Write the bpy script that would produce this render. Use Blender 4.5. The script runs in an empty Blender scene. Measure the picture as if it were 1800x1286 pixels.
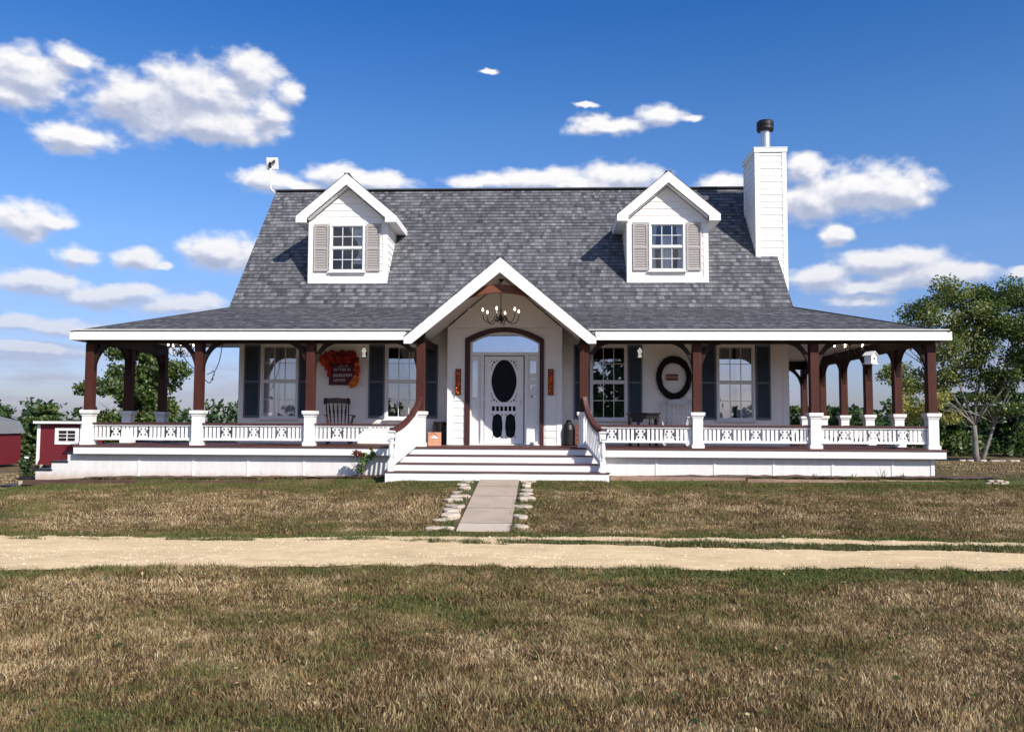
import bpy, math, random
import numpy as np
from mathutils import Vector, Matrix
random.seed(4)
S = bpy.context.scene
COL = S.collection
rad = math.radians

# ---------------------------------------------------------------- camera
cam = bpy.data.cameras.new("camera"); co = bpy.data.objects.new("camera", cam); COL.objects.link(co)
cam.sensor_width = 36; cam.lens = 1510.4 / 1800 * 36; cam.clip_end = 3000; cam.clip_start = .05
yaw, pitch, roll = -.0418, .0653, .0046
f_ = Vector((math.sin(yaw)*math.cos(pitch), math.cos(yaw)*math.cos(pitch), math.sin(pitch)))
r_ = Vector((math.cos(yaw), -math.sin(yaw), 0)); u_ = r_.cross(f_)
rr = r_*math.cos(roll)+u_*math.sin(roll); uu = u_*math.cos(roll)-r_*math.sin(roll)
M = Matrix.Identity(4)
for i in range(3): M[i][0] = rr[i]; M[i][1] = uu[i]; M[i][2] = -f_[i]
M[0][3], M[1][3], M[2][3] = .9536, -17.8478, .5135
co.matrix_world = M; S.camera = co
S.render.resolution_x = 1024; S.render.resolution_y = 731

# ---------------------------------------------------------------- light
S.view_settings.view_transform = 'Standard'; S.view_settings.look = 'None'
S.view_settings.exposure = 0.22; S.view_settings.gamma = 1
S.render.film_transparent = False
SUN = Vector((.93, -1, .98)).normalized()
SUN_EL = math.asin(SUN.z); SUN_AZ = math.atan2(SUN.x, SUN.y)     # azimuth from +Y towards +X
sl = bpy.data.lights.new("sun", 'SUN'); sl.energy = 4.9; sl.angle = rad(.5); sl.color = (1, .93, .84)
so = bpy.data.objects.new("sun", sl); COL.objects.link(so); so.rotation_euler = SUN.to_track_quat('Z', 'Y').to_euler()
SKY_STRENGTH = .13
CLOUDS = [(-0.5684,0.3364,0.0388,0.0326),(-0.5249,0.3631,0.0226,0.0128),(-0.5803,0.3181,0.0305,0.0185),(-0.4573,0.3268,0.061,0.0325),(-0.3998,0.3515,0.0669,0.035),(-0.3427,0.3755,0.0344,0.0284),(-0.381,0.3219,0.0613,0.0244),(-0.5221,0.2876,0.049,0.0134),(-0.2964,0.3609,0.0191,0.014),(-0.3261,0.3364,0.0283,0.0246),(-0.5657,0.2017,0.0438,0.0252),(-0.5349,0.2041,0.02,0.0114),(-0.5073,0.1703,0.0194,0.0129),(-0.4523,0.1701,0.0284,0.0132),(-0.4236,0.1649,0.0127,0.0049),(-0.3591,0.1816,0.0459,0.0223),(-0.5482,0.1423,0.0498,0.0138),(-0.4898,0.1303,0.0527,0.0131),(-0.4225,0.124,0.0557,0.0135),(-0.4624,0.1351,0.0338,0.012),(-0.5618,0.0975,0.0332,0.008),(-0.5206,0.0958,0.0347,0.0106),(-0.5508,0.0739,0.0574,0.0069),(-0.3274,0.2653,0.0325,0.0158),(-0.242,0.2748,0.0404,0.0161),(-0.1963,0.2721,0.0516,0.0137),(-0.2803,0.2625,0.0384,0.0086),(-0.0697,0.2744,0.0471,0.0095),(-0.0024,0.2772,0.0603,0.0126),(0.0811,0.282,0.0527,0.0162),(0.0311,0.2705,0.1058,0.0095),(-0.0671,0.3936,0.014,0.0028),(0.0446,0.357,0.018,0.003),(0.0646,0.337,0.0432,0.011),(0.131,0.3465,0.0313,0.012),(0.1668,0.3402,0.0168,0.0048),(0.2045,0.2678,0.0314,0.0123),(0.2881,0.2752,0.0227,0.0179),(0.341,0.2526,0.062,0.026),(0.3835,0.2425,0.0373,0.0244),(0.2996,0.2441,0.0353,0.03),(0.3226,0.206,0.0197,0.0121),(0.3734,0.171,0.0599,0.0167),(0.3099,0.1608,0.0434,0.016),(0.4223,0.1527,0.062,0.0141),(0.4944,0.1512,0.0195,0.0068),(0.356,0.1461,0.0661,0.0085),(0.3442,0.1315,0.0394,0.0079),(0.4423,0.1086,0.0358,0.0058),(-0.4437,0.0723,0.0517,0.0055),
 (1.6,.32,.3,.10),(2.5,.28,.35,.09),(3.0,.45,.3,.10),(-2.9,.3,.25,.11),(-2.3,.16,.3,.05),(2.0,.55,.3,.12),(-1.7,.5,.3,.12),(1.2,.3,.16,.06),(2.2,.16,.3,.04),(-1.2,.26,.2,.05),(-2.0,.35,.2,.08),(2.9,.18,.2,.03),(-2.8,.2,.18,.03),(.9,.14,.12,.03),(-.9,.15,.13,.03)]  # clouds out of view, several added as bright reflectors for the shaded porch

class NT:
    """small helper round a node tree"""
    def __init__(s, tree): s.t = tree; s.n = tree.nodes; s.l = tree.links
    def new(s, typ, **kw):
        n = s.n.new(typ)
        for k, v in kw.items():
            if k in ('ins',): continue
            setattr(n, k, v)
        return n
    def set(s, n, key, v):
        if v is None: return
        if isinstance(v, bpy.types.NodeSocket): s.l.new(v, n.inputs[key])
        else: n.inputs[key].default_value = v
    def math(s, op, a, b=None, c=None, clamp=False):
        n = s.n.new('ShaderNodeMath'); n.operation = op; n.use_clamp = clamp
        s.set(n, 0, a); s.set(n, 1, b); s.set(n, 2, c); return n.outputs[0]
    def vmath(s, op, a, b=None, c=None):
        n = s.n.new('ShaderNodeVectorMath'); n.operation = op
        s.set(n, 0, a)
        if b is not None: s.set(n, 1, b)
        if c is not None: s.set(n, 2, c)
        return n.outputs['Value'] if op in ('LENGTH', 'DOT_PRODUCT') else n.outputs[0]
    def noise(s, vec, scale, detail=4, rough=.5, out=0, dist=0):
        n = s.n.new('ShaderNodeTexNoise'); s.set(n, 'Vector', vec); n.inputs['Scale'].default_value = scale
        n.inputs['Detail'].default_value = detail; n.inputs['Roughness'].default_value = rough; n.inputs['Distortion'].default_value = dist
        return n.outputs[out]
    def ramp(s, v, stops, interp='LINEAR'):
        n = s.n.new('ShaderNodeValToRGB'); n.color_ramp.interpolation = interp; s.set(n, 0, v)
        e = n.color_ramp.elements
        while len(e) < len(stops): e.new(.5)
        for i, (p, c) in enumerate(stops):
            e[i].position = p
            if not isinstance(c, (tuple, list)): c = (c, c, c)
            e[i].color = (*c[:3], 1)
        return n.outputs[0]
    def mix(s, f, a, b, mode='MIX'):
        n = s.n.new('ShaderNodeMix'); n.data_type = 'RGBA'; n.blend_type = mode
        s.set(n, 'Factor', f)
        for k, v in ((6, a), (7, b)):
            if isinstance(v, bpy.types.NodeSocket): s.l.new(v, n.inputs[k])
            else: n.inputs[k].default_value = (*v[:3], 1)
        return n.outputs[2]
    def smooth(s, v, a, b, lo=0, hi=1):
        n = s.n.new('ShaderNodeMapRange'); n.interpolation_type = 'SMOOTHSTEP'; s.set(n, 0, v)
        n.inputs[1].default_value = a; n.inputs[2].default_value = b; n.inputs[3].default_value = lo; n.inputs[4].default_value = hi
        return n.outputs[0]

W = bpy.data.worlds.new("World"); S.world = W; W.use_nodes = True
wt = NT(W.node_tree); W.node_tree.nodes.clear()
sky = wt.new('ShaderNodeTexSky'); sky.sky_type = 'NISHITA'; sky.sun_disc = False
sky.sun_elevation = SUN_EL; sky.sun_rotation = SUN_AZ; sky.air_density = 1.0; sky.dust_density = .9; sky.ozone_density = 2.2; sky.altitude = 300
hs = wt.new('ShaderNodeHueSaturation'); hs.inputs['Saturation'].default_value = 1.22; wt.l.new(sky.outputs[0], hs.inputs['Color'])
skycol0 = hs.outputs[0]
# density group for the clouds, in azimuth / elevation
g = bpy.data.node_groups.new("cloud_density", 'ShaderNodeTree')
g.interface.new_socket('P', in_out='INPUT', socket_type='NodeSocketVector')
g.interface.new_socket('D', in_out='OUTPUT', socket_type='NodeSocketFloat')
gt = NT(g); gi = g.nodes.new('NodeGroupInput'); go = g.nodes.new('NodeGroupOutput')
P = gi.outputs[0]
Pn = gt.vmath('MULTIPLY', P, (1, 1.5, 1))
nz = gt.vmath('SUBTRACT', gt.noise(Pn, 16, 3, .6, out=1), (.5, .5, .5))
nf = gt.vmath('SUBTRACT', gt.noise(Pn, 60, 3, .6, out=1), (.5, .5, .5))
nl = gt.vmath('SUBTRACT', gt.noise(Pn, 6, 2, .5, out=1), (.5, .5, .5))
Pw = gt.vmath('MULTIPLY_ADD', nz, (.040, .022, 0), P); Pw = gt.vmath('MULTIPLY_ADD', nl, (.045, .014, 0), Pw)
Pw = gt.vmath('MULTIPLY_ADD', nf, (.010, .007, 0), Pw)
acc = None
for a, e, ra, re in CLOUDS:
    if abs(a) < .6: ra *= .9; re *= .9
    ln = gt.vmath('LENGTH', gt.vmath('MULTIPLY_ADD', Pw, (1/ra, 1/re, 0), (-a/ra, -e/re, 0)))
    if acc is None: acc = ln
    else:
        acc = gt.math('SMOOTH_MIN', acc, ln, .6)
fb = gt.math('SUBTRACT', gt.math('ADD', gt.math('MULTIPLY', gt.noise(Pn, 22, 3, .5), .6), gt.math('MULTIPLY', gt.noise(Pn, 55, 4, .5), .4)), .5)
D = gt.math('MULTIPLY_ADD', fb, 1.9, gt.math('SUBTRACT', 1.10, acc))
gt.l.new(D, go.inputs[0])
tc = wt.new('ShaderNodeTexCoord'); d = tc.outputs['Generated']
sp = wt.new('ShaderNodeSeparateXYZ'); wt.l.new(d, sp.inputs[0])
az = wt.math('ARCTAN2', sp.outputs[0], sp.outputs[1]); el = wt.math('ARCSINE', sp.outputs[2])
cx = wt.new('ShaderNodeCombineXYZ'); wt.l.new(az, cx.inputs[0]); wt.l.new(el, cx.inputs[1])
def dens(off):
    n = wt.new('ShaderNodeGroup'); n.node_tree = g
    wt.l.new(wt.vmath('ADD', cx.outputs[0], off) if off else cx.outputs[0], n.inputs[0]); return n.outputs[0]
skycol = wt.mix(1.0, skycol0, wt.ramp(el, [(0, (.50, .50, .74)), (.09, (.62, .62, .88)), (.2, (.80, .82, 1.02)), (.33, (.66, .80, 1.02)), (.46, (.34, .66, 1.0)), (.8, (.8, .9, 1.1))]), 'MULTIPLY')
d0 = dens(None); d1 = dens((.004, .011, 0))
alpha = wt.smooth(d0, -.26, .52)
lit = wt.math('SUBTRACT', d0, d1)
lit = wt.smooth(lit, -.60, .62)
core = wt.smooth(d0, .1, 1.0)
lit = wt.math('SUBTRACT', wt.math('ADD', lit, .18), wt.math('MULTIPLY', core, .22), clamp=True)
ccol = wt.ramp(lit, [(0, (.40, .46, .62)), (.35, (.53, .57, .71)), (.65, (.72, .74, .84)), (1, (1.0, .985, .98))])
low = wt.smooth(el, .03, .26)
ccol = wt.mix(low, wt.mix(.5, ccol, (.40, .46, .62)), ccol)
alpha = wt.math('MULTIPLY', alpha, wt.smooth(el, .0, .2, .55, .97))
# thin pale streaks near the horizon
st = wt.noise(wt.vmath('MULTIPLY', cx.outputs[0], (2.6, 17, 1)), 3.0, 5, .55)
sa = wt.math('MULTIPLY', wt.smooth(st, .44, .66, 0, .62), wt.smooth(el, .17, .05))
bsky = wt.new('ShaderNodeBackground'); wt.l.new(skycol, bsky.inputs[0]); bsky.inputs[1].default_value = SKY_STRENGTH
bcl = wt.new('ShaderNodeBackground'); wt.l.new(ccol, bcl.inputs[0]); bcl.inputs[1].default_value = .88
bst = wt.new('ShaderNodeBackground'); bst.inputs[0].default_value = (.46, .46, .60, 1); bst.inputs[1].default_value = .82
m1 = wt.new('ShaderNodeMixShader'); wt.l.new(sa, m1.inputs[0]); wt.l.new(bsky.outputs[0], m1.inputs[1]); wt.l.new(bst.outputs[0], m1.inputs[2])
m2 = wt.new('ShaderNodeMixShader'); wt.l.new(alpha, m2.inputs[0]); wt.l.new(m1.outputs[0], m2.inputs[1]); wt.l.new(bcl.outputs[0], m2.inputs[2])
wo = wt.new('ShaderNodeOutputWorld'); wt.l.new(m2.outputs[0], wo.inputs[0])
W.cycles.sampling_method = 'MANUAL'; W.cycles.sample_map_resolution = 512

# ---------------------------------------------------------------- materials
MATS = {}
def base_mat(name):
    m = bpy.data.materials.new(name); m.use_nodes = True; t = NT(m.node_tree)
    b = m.node_tree.nodes['Principled BSDF']; MATS[name] = m; return m, t, b
def mat(name, col, rough=.6, var=.12, scale=4, metal=0, bump=0, bscale=40, stretch=(1, 1, 1), spec=.4, dirt=None):
    m, t, b = base_mat(name)
    tc = t.new('ShaderNodeTexCoord'); P = t.vmath('MULTIPLY', tc.outputs['Object'], stretch)
    n = t.noise(P, scale, 6, .6); n2 = t.noise(P, scale*.23, 3, .5)
    k = t.math('ADD', t.math('MULTIPLY', n, .6), t.math('MULTIPLY', n2, .4))
    lo = tuple(c*(1-var) for c in col); hi = tuple(min(1, c*(1+var)) for c in col)
    c = t.ramp(k, [(.3, lo), (.7, hi)])
    if dirt:
        dn = t.noise(t.vmath('MULTIPLY', tc.outputs['Object'], (1, 1, .25)), 1.7, 8, .7)
        c = t.mix(t.smooth(dn, .52, .78, 0, dirt[3]), c, dirt[:3])
    t.l.new(c, b.inputs['Base Color'])
    b.inputs['Roughness'].default_value = rough; b.inputs['Metallic'].default_value = metal; b.inputs['Specular IOR Level'].default_value = spec
    if bump:
        bn = t.new('ShaderNodeBump'); bn.inputs['Strength'].default_value = 1; bn.inputs['Distance'].default_value = bump
        t.l.new(t.noise(P, bscale, 5, .6), bn.inputs['Height']); t.l.new(bn.outputs[0], b.inputs['Normal'])
    return m
WHITE = mat('white_paint', (.84, .84, .83), .5, .03, 3, dirt=(.62, .58, .52, .35), bump=.0015, bscale=25)
SIDING = mat('white_siding', (.88, .86, .82), .55, .04, 2, dirt=(.62, .60, .56, .3), bump=.0015, bscale=60, stretch=(.2, .2, 1))
def skirt_mat():
    m, t, b = base_mat('skirt_board')
    tc = t.new('ShaderNodeTexCoord'); P = tc.outputs['Object']; sp_ = t.new('ShaderNodeSeparateXYZ'); t.l.new(P, sp_.inputs[0])
    n = t.noise(t.vmath('MULTIPLY', P, (3, 1, .35)), 3, 6, .6); n2 = t.noise(t.vmath('MULTIPLY', P, (1, 1, .6)), 5, 8, .75)
    c = t.ramp(n, [(.3, (.70, .685, .66)), (.7, (.78, .775, .76))])
    c = t.mix(t.math('MULTIPLY', t.smooth(t.math('MULTIPLY_ADD', n2, .34, t.math('MULTIPLY', sp_.outputs[2], -1)), .66, .93), .75), c, (.48, .30, .20))
    c = t.mix(t.smooth(n2, .60, .80, 0, .45), c, (.42, .37, .32))
    t.l.new(c, b.inputs['Base Color']); b.inputs['Roughness'].default_value = .65
    bn = t.new('ShaderNodeBump'); bn.inputs['Distance'].default_value = .002; t.l.new(n2, bn.inputs['Height']); t.l.new(bn.outputs[0], b.inputs['Normal'])
    return m
SKIRT = skirt_mat()
SKIRT0 = mat('skirt_board_plain', (.74, .73, .71), .6, .05, 3, dirt=(.50, .40, .32, .5), bump=.002, bscale=30, stretch=(3, 1, .3))
TRIM = mat('window_trim', (.78, .79, .80), .45, .03, 3)
CEIL = mat('ceiling_board', (.72, .71, .68), .6, .04, 3, stretch=(.2, 4, 1))
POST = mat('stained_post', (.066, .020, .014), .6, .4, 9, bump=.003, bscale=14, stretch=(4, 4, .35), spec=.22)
BEAM = mat('shaded_stained_beam', (.022, .009, .007), .6, .3, 9, bump=.002, bscale=14, stretch=(.35, 2, 4), spec=.3)  # darker than POST: shade under the roof is put into the stain colour
DECK = mat('deck_board', (.105, .042, .036), .6, .25, 6, bump=.002, bscale=30, stretch=(.4, 6, 1), spec=.35)
RAILCAP = mat('brown_rail', (.085, .03, .027), .5, .25, 8, stretch=(.5, 4, 4), spec=.3)
CASING = mat('dark_casing', (.055, .017, .014), .5, .3, 9, stretch=(4, 4, .4))
TIE = mat('sunlit_tie_beam', (.17, .055, .028), .6, .35, 9, bump=.002, stretch=(.35, 2, 4))  # lighter than BEAM: orange sunlight on this beam is painted into its colour
SHUT = mat('slate_shutter', (.125, .15, .185), .5, .15, 6)
LOUV = mat('slate_louver', (.055, .075, .105), .5, .2, 6)
TAUPE = mat('taupe_shutter', (.42, .39, .37), .55, .06, 6)
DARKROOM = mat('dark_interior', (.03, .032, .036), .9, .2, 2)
CURTAIN = mat('curtain_cloth', (.86, .86, .88), .9, .04, 5)
BLACK = mat('black_metal', (.015, .015, .017), .45, .3, 10)
GALV = mat('galvanised_metal', (.55, .58, .62), .35, .1, 10, metal=.8)
DARKMETAL = mat('dark_bronze', (.035, .028, .022), .4, .3, 12, metal=.6)
PLASTICW = mat('white_plastic', (.8, .8, .8), .35, .02, 5)
DARKWOOD = mat('dark_wood', (.065, .022, .012), .4, .35, 12, bump=.001, stretch=(4, 4, .5))
NEARBLACK = mat('black_wood', (.02, .015, .015), .45, .3, 12)
OLDWHITE = mat('old_white_wood', (.66, .67, .70), .6, .06, 12, dirt=(.4, .4, .42, .4))
ORANGE = mat('orange_leaf', (.75, .19, .02), .7, .4, 18)
RED = mat('red_leaf', (.50, .030, .012), .7, .5, 18)
MAROON = mat('maroon_leaf', (.16, .012, .010), .8, .4, 18)
SIGNRED = mat('maroon_sign_board', (.09, .012, .035), .6, .4, 6)
SIGNWOOD = mat('sign_plank', (.20, .07, .03), .7, .5, 25, stretch=(1, 1, 4))
PINKWOOD = mat('pale_box_board', (.66, .33, .20), .65, .15, 10)
LETTER = mat('white_lettering', (.75, .70, .72), .6, .05, 5)
TWIG = mat('grapevine_twig', (.014, .010, .008), .8, .5, 30)
BULBM = mat('lamp_socket', (.6, .58, .5), .5, .05, 5)
TIMBER = mat('landscape_timber', (.10, .055, .042), .85, .5, 5, bump=.006, bscale=18, stretch=(.5, 3, 3))
SOIL = mat('bed_soil', (.10, .06, .045), .95, .5, 9, bump=.01, bscale=25)
TIMBER2 = mat('sunlit_timber', (.34, .22, .16), .85, .4, 5, bump=.006, bscale=18, stretch=(.5, 3, 3), dirt=(.10, .05, .035, .8))  # paler than TIMBER: the sunlit look of the tops is put into the colour
STONE = mat('limestone', (.50, .42, .33), .85, .22, 6, bump=.008, bscale=12, dirt=(.28, .22, .17, .5))
REDWALL = mat('red_shed_board', (.15, .014, .02), .6, .12, 5, stretch=(4, 4, .4))
BARK = mat('pale_bark', (.20, .185, .165), .9, .45, 5, bump=.03, bscale=9, stretch=(2, 2, .5), dirt=(.10, .09, .08, .8))
BARKD = mat('dark_bark', (.07, .055, .045), .9, .4, 6, bump=.02, bscale=9)
STEM = mat('brown_stem', (.12, .06, .035), .8, .3, 12)
PAPER = mat('white_paper', (.82, .82, .82), .7, .02, 3)
CABLE = mat('dark_cable', (.02, .022, .02), .6, .2, 10)
SHEDROOF = mat('shed_shingle', (.17, .175, .185), .9, .25, 8, stretch=(1, 1, 5))
def emis(name, col, st):
    m, t, b = base_mat(name); b.inputs['Base Color'].default_value = (*col, 1)
    b.inputs['Emission Color'].default_value = (*col, 1); b.inputs['Emission Strength'].default_value = st; return m
BULB = emis('lit_bulb', (1, .82, .55), 7)
LAMPGLASS = emis('lit_lamp_glass', (1, .96, .88), .35)
def glass(name, fac, tint=(.85, .88, .9), bump=.0006):
    m, t, b = base_mat(name); t.n.remove(b)
    tr = t.new('ShaderNodeBsdfTransparent'); tr.inputs[0].default_value = (*tint, 1)
    gl = t.new('ShaderNodeBsdfGlossy'); gl.inputs['Roughness'].default_value = .01; gl.inputs['Color'].default_value = (.92, .95, 1, 1)
    tc = t.new('ShaderNodeTexCoord'); bn = t.new('ShaderNodeBump'); bn.inputs['Distance'].default_value = bump
    t.l.new(t.noise(tc.outputs['Object'], 2.5, 2), bn.inputs['Height']); t.l.new(bn.outputs[0], gl.inputs['Normal'])
    fr = t.new('ShaderNodeFresnel'); fr.inputs[0].default_value = 1.5
    k = t.math('ADD', t.math('MULTIPLY', fr.outputs[0], 1-fac), fac, clamp=True)
    mx = t.new('ShaderNodeMixShader'); t.l.new(k, mx.inputs[0]); t.l.new(tr.outputs[0], mx.inputs[1]); t.l.new(gl.outputs[0], mx.inputs[2])
    t.l.new(mx.outputs[0], t.n['Material Output'].inputs[0]); return m
GLASS = glass('window_glass', .42, (.97, .98, 1))
GLASSD = glass('dormer_glass', .05)
SCREEN = mat('insect_screen', (.006, .009, .013), .5, .2, 8, spec=.12)

def shingle_mat():
    m, t, b = base_mat('grey_shingle')
    uv = t.new('ShaderNodeUVMap'); uv.uv_map = 'UVMap'
    def brick(scale_w, row, off, sq, seed):
        n = t.new('ShaderNodeTexBrick'); t.l.new(t.vmath('ADD', uv.outputs[0], (seed, 0, 0)), n.inputs['Vector'])
        n.offset = off; n.squash = sq; n.squash_frequency = 3; n.inputs['Scale'].default_value = 1
        n.inputs['Color1'].default_value = (0, 0, 0, 1); n.inputs['Color2'].default_value = (1, 1, 1, 1); n.inputs['Mortar'].default_value = (.15, .15, .15, 1)
        n.inputs['Mortar Size'].default_value = .004; n.inputs['Mortar Smooth'].default_value = .2
        n.inputs['Brick Width'].default_value = scale_w; n.inputs['Row Height'].default_value = row; n.inputs['Bias'].default_value = 0
        return n
    b1 = brick(.135, .1417, .37, .7, 0); b2 = brick(.075, .1417, .61, 1.35, 3.3)
    k = t.math('ADD', t.math('MULTIPLY', b1.outputs[0], .62), t.math('MULTIPLY', b2.outputs[0], .38))
    n = t.noise(uv.outputs[0], .35, 4, .55); nf = t.noise(uv.outputs[0], 40, 3, .7)
    c = t.ramp(k, [(.0, (.046, .048, .057)), (.25, (.084, .087, .098)), (.6, (.135, .139, .150)), (1, (.235, .238, .248))])
    c = t.mix(1.0, c, t.ramp(n, [(.3, .84), (.7, 1.14)]), 'MULTIPLY')
    c = t.mix(.5, c, t.ramp(nf, [(.3, .6), (.7, 1.4)]), 'MULTIPLY')
    t.l.new(c, b.inputs['Base Color']); b.inputs['Roughness'].default_value = .9; b.inputs['Specular IOR Level'].default_value = .25
    bn = t.new('ShaderNodeBump'); bn.inputs['Distance'].default_value = .006
    t.l.new(t.math('ADD', k, t.math('MULTIPLY', nf, .4)), bn.inputs['Height']); t.l.new(bn.outputs[0], b.inputs['Normal'])
    return m
SHINGLE = shingle_mat()
RIDGE = mat('ridge_shingle', (.07, .073, .082), .9, .3, 12)

def leaf_mat(name, a, b_, c, trans=.35):
    m, t, b = base_mat(name); t.n.remove(b)
    at = t.new('ShaderNodeAttribute'); at.attribute_name = 'tint'
    col = t.ramp(at.outputs['Fac'], [(0, a), (.5, b_), (1, c)])
    df = t.new('ShaderNodeBsdfDiffuse'); t.l.new(col, df.inputs[0])
    tl = t.new('ShaderNodeBsdfTranslucent'); t.l.new(t.mix(1, col, (1.1, 1.3, .6), 'MULTIPLY'), tl.inputs[0])
    gl = t.new('ShaderNodeBsdfGlossy'); gl.inputs['Roughness'].default_value = .45; gl.inputs[0].default_value = (.6, .6, .6, 1)
    mx = t.new('ShaderNodeMixShader'); mx.inputs[0].default_value = trans; t.l.new(df.outputs[0], mx.inputs[1]); t.l.new(tl.outputs[0], mx.inputs[2])
    my = t.new('ShaderNodeMixShader'); my.inputs[0].default_value = .05; t.l.new(mx.outputs[0], my.inputs[1]); t.l.new(gl.outputs[0], my.inputs[2])
    t.l.new(my.outputs[0], t.n['Material Output'].inputs[0]); return m
LEAF_CW = leaf_mat('cottonwood_leaf', (.042, .078, .026), (.115, .17, .05), (.36, .33, .10))
LEAF_DK = leaf_mat('dark_leaf', (.020, .045, .015), (.040, .080, .025), (.09, .125, .04), .2)
LEAF_MID = leaf_mat('mid_leaf', (.036, .072, .018), (.085, .135, .032), (.20, .21, .06), .3)
LEAF_DRY = leaf_mat('dry_leaf', (.06, .055, .035), (.12, .11, .06), (.2, .16, .09), .2)
LEAF_ROSE = leaf_mat('rose_leaf', (.05, .12, .03), (.13, .22, .05), (.22, .3, .09), .3)

def lawn_color(t):
    """one colour field for soil and blades: patches of dry and green grass"""
    geo = t.new('ShaderNodeNewGeometry'); P = geo.outputs['Position']
    at = t.new('ShaderNodeAttribute'); at.attribute_name = 'green'
    Q = t.vmath('MULTIPLY', P, (.75, 1, 1)); n = t.math('ADD', t.math('MULTIPLY', t.noise(Q, .5, 3, .55), .42), t.math('MULTIPLY', t.noise(Q, 3.2, 6, .8), .58))
    k = t.math('ADD', t.math('MULTIPLY_ADD', t.math('SUBTRACT', n, .5), 4.4, .50), at.outputs['Fac'])
    n2 = t.math('MULTIPLY_ADD', t.math('SUBTRACT', t.noise(t.vmath('ADD', P, (31, 7, 0)), 1.6, 6, .72), .5), 1.5, .5)
    return P, k, n2
def blade_mat(name, gain=1.0):
    m, t, b = base_mat(name); t.n.remove(b)
    P, k, n2 = lawn_color(t)
    at = t.new('ShaderNodeAttribute'); at.attribute_name = 'tint'; r = at.outputs['Fac']
    kk = t.math('ADD', k, t.math('MULTIPLY', t.math('SUBTRACT', r, .5), .9))
    dry = t.ramp(t.math('ADD', t.math('MULTIPLY', n2, 1.0), t.math('MULTIPLY', t.math('SUBTRACT', t.math('POWER', r, 1.6), .4), .85)),
                 [(.2, (.10*gain, .064*gain, .034*gain)), (.48, (.31*gain, .200*gain, .100*gain)), (.78, (.60*gain, .46*gain, .26*gain)), (1, (.80*gain, .68*gain, .44*gain))])
    grn = t.ramp(r, [(0, (.045*gain, .075*gain, .022*gain)), (.6, (.12*gain, .15*gain, .045*gain)), (1, (.27*gain, .25*gain, .10*gain))])
    c = t.mix(t.smooth(kk, .30, .85), dry, grn)
    df = t.new('ShaderNodeBsdfDiffuse'); t.l.new(c, df.inputs[0]); tl = t.new('ShaderNodeBsdfTranslucent'); t.l.new(c, tl.inputs[0])
    mx = t.new('ShaderNodeMixShader'); mx.inputs[0].default_value = .3; t.l.new(df.outputs[0], mx.inputs[1]); t.l.new(tl.outputs[0], mx.inputs[2])
    t.l.new(mx.outputs[0], t.n['Material Output'].inputs[0]); return m
BLADE = blade_mat('grass_blade', 1.06)
WEEDM = leaf_mat('weed_blade', (.035, .065, .02), (.075, .11, .03), (.15, .17, .06), .3)
def ground_mat():
    m, t, b = base_mat('lawn_soil')
    P, k, n2 = lawn_color(t)
    f = t.noise(P, 38, 5, .7)
    dry = t.ramp(t.math('ADD', t.math('MULTIPLY', n2, .6), t.math('MULTIPLY', f, .4)), [(.3, (.06, .04, .022)), (.5, (.15, .105, .058)), (.72, (.30, .225, .13))])
    grn = t.ramp(f, [(.3, (.03, .045, .015)), (.7, (.12, .14, .045))])
    c = t.mix(t.smooth(k, .30, .85), dry, grn)
    t.l.new(c, b.inputs['Base Color']); b.inputs['Roughness'].default_value = .95; b.inputs['Specular IOR Level'].default_value = .1
    bn = t.new('ShaderNodeBump'); bn.inputs['Distance'].default_value = .03; t.l.new(f, bn.inputs['Height']); t.l.new(bn.outputs[0], b.inputs['Normal'])
    return m
GROUND = ground_mat()
GRAVEL = mat('gravel', (.65, .49, .285), .95, .24, 9, bump=.014, bscale=30, stretch=(.35, 1, 1), spec=.1, dirt=(.50, .36, .22, .5))
PEBBLE = mat('pebble', (.74, .60, .42), .9, .35, 6, spec=.15)
def conc_mat():
    m, t, b = base_mat('concrete')
    tc = t.new('ShaderNodeTexCoord'); P = tc.outputs['Object']
    n = t.noise(P, 2.2, 6, .65); nf = t.noise(P, 90, 3, .7)
    c = t.ramp(n, [(.3, (.38, .30, .225)), (.7, (.50, .40, .31))]); c = t.mix(.35, c, t.ramp(nf, [(.3, .6), (.7, 1.35)]), 'MULTIPLY')
    c = t.mix(t.smooth(t.noise(P, 5, 6, .75), .62, .75, 0, .5), c, (.22, .17, .14))
    t.l.new(c, b.inputs['Base Color']); b.inputs['Roughness'].default_value = .9
    bn = t.new('ShaderNodeBump'); bn.inputs['Distance'].default_value = .003; t.l.new(nf, bn.inputs['Height']); t.l.new(bn.outputs[0], b.inputs['Normal'])
    return m
CONC = conc_mat()
CONC2 = mat('pale_concrete', (.56, .46, .37), .9, .12, 5, bump=.003, bscale=60)
JOINT = mat('joint_moss', (.09, .075, .05), .95, .4, 20)

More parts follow.
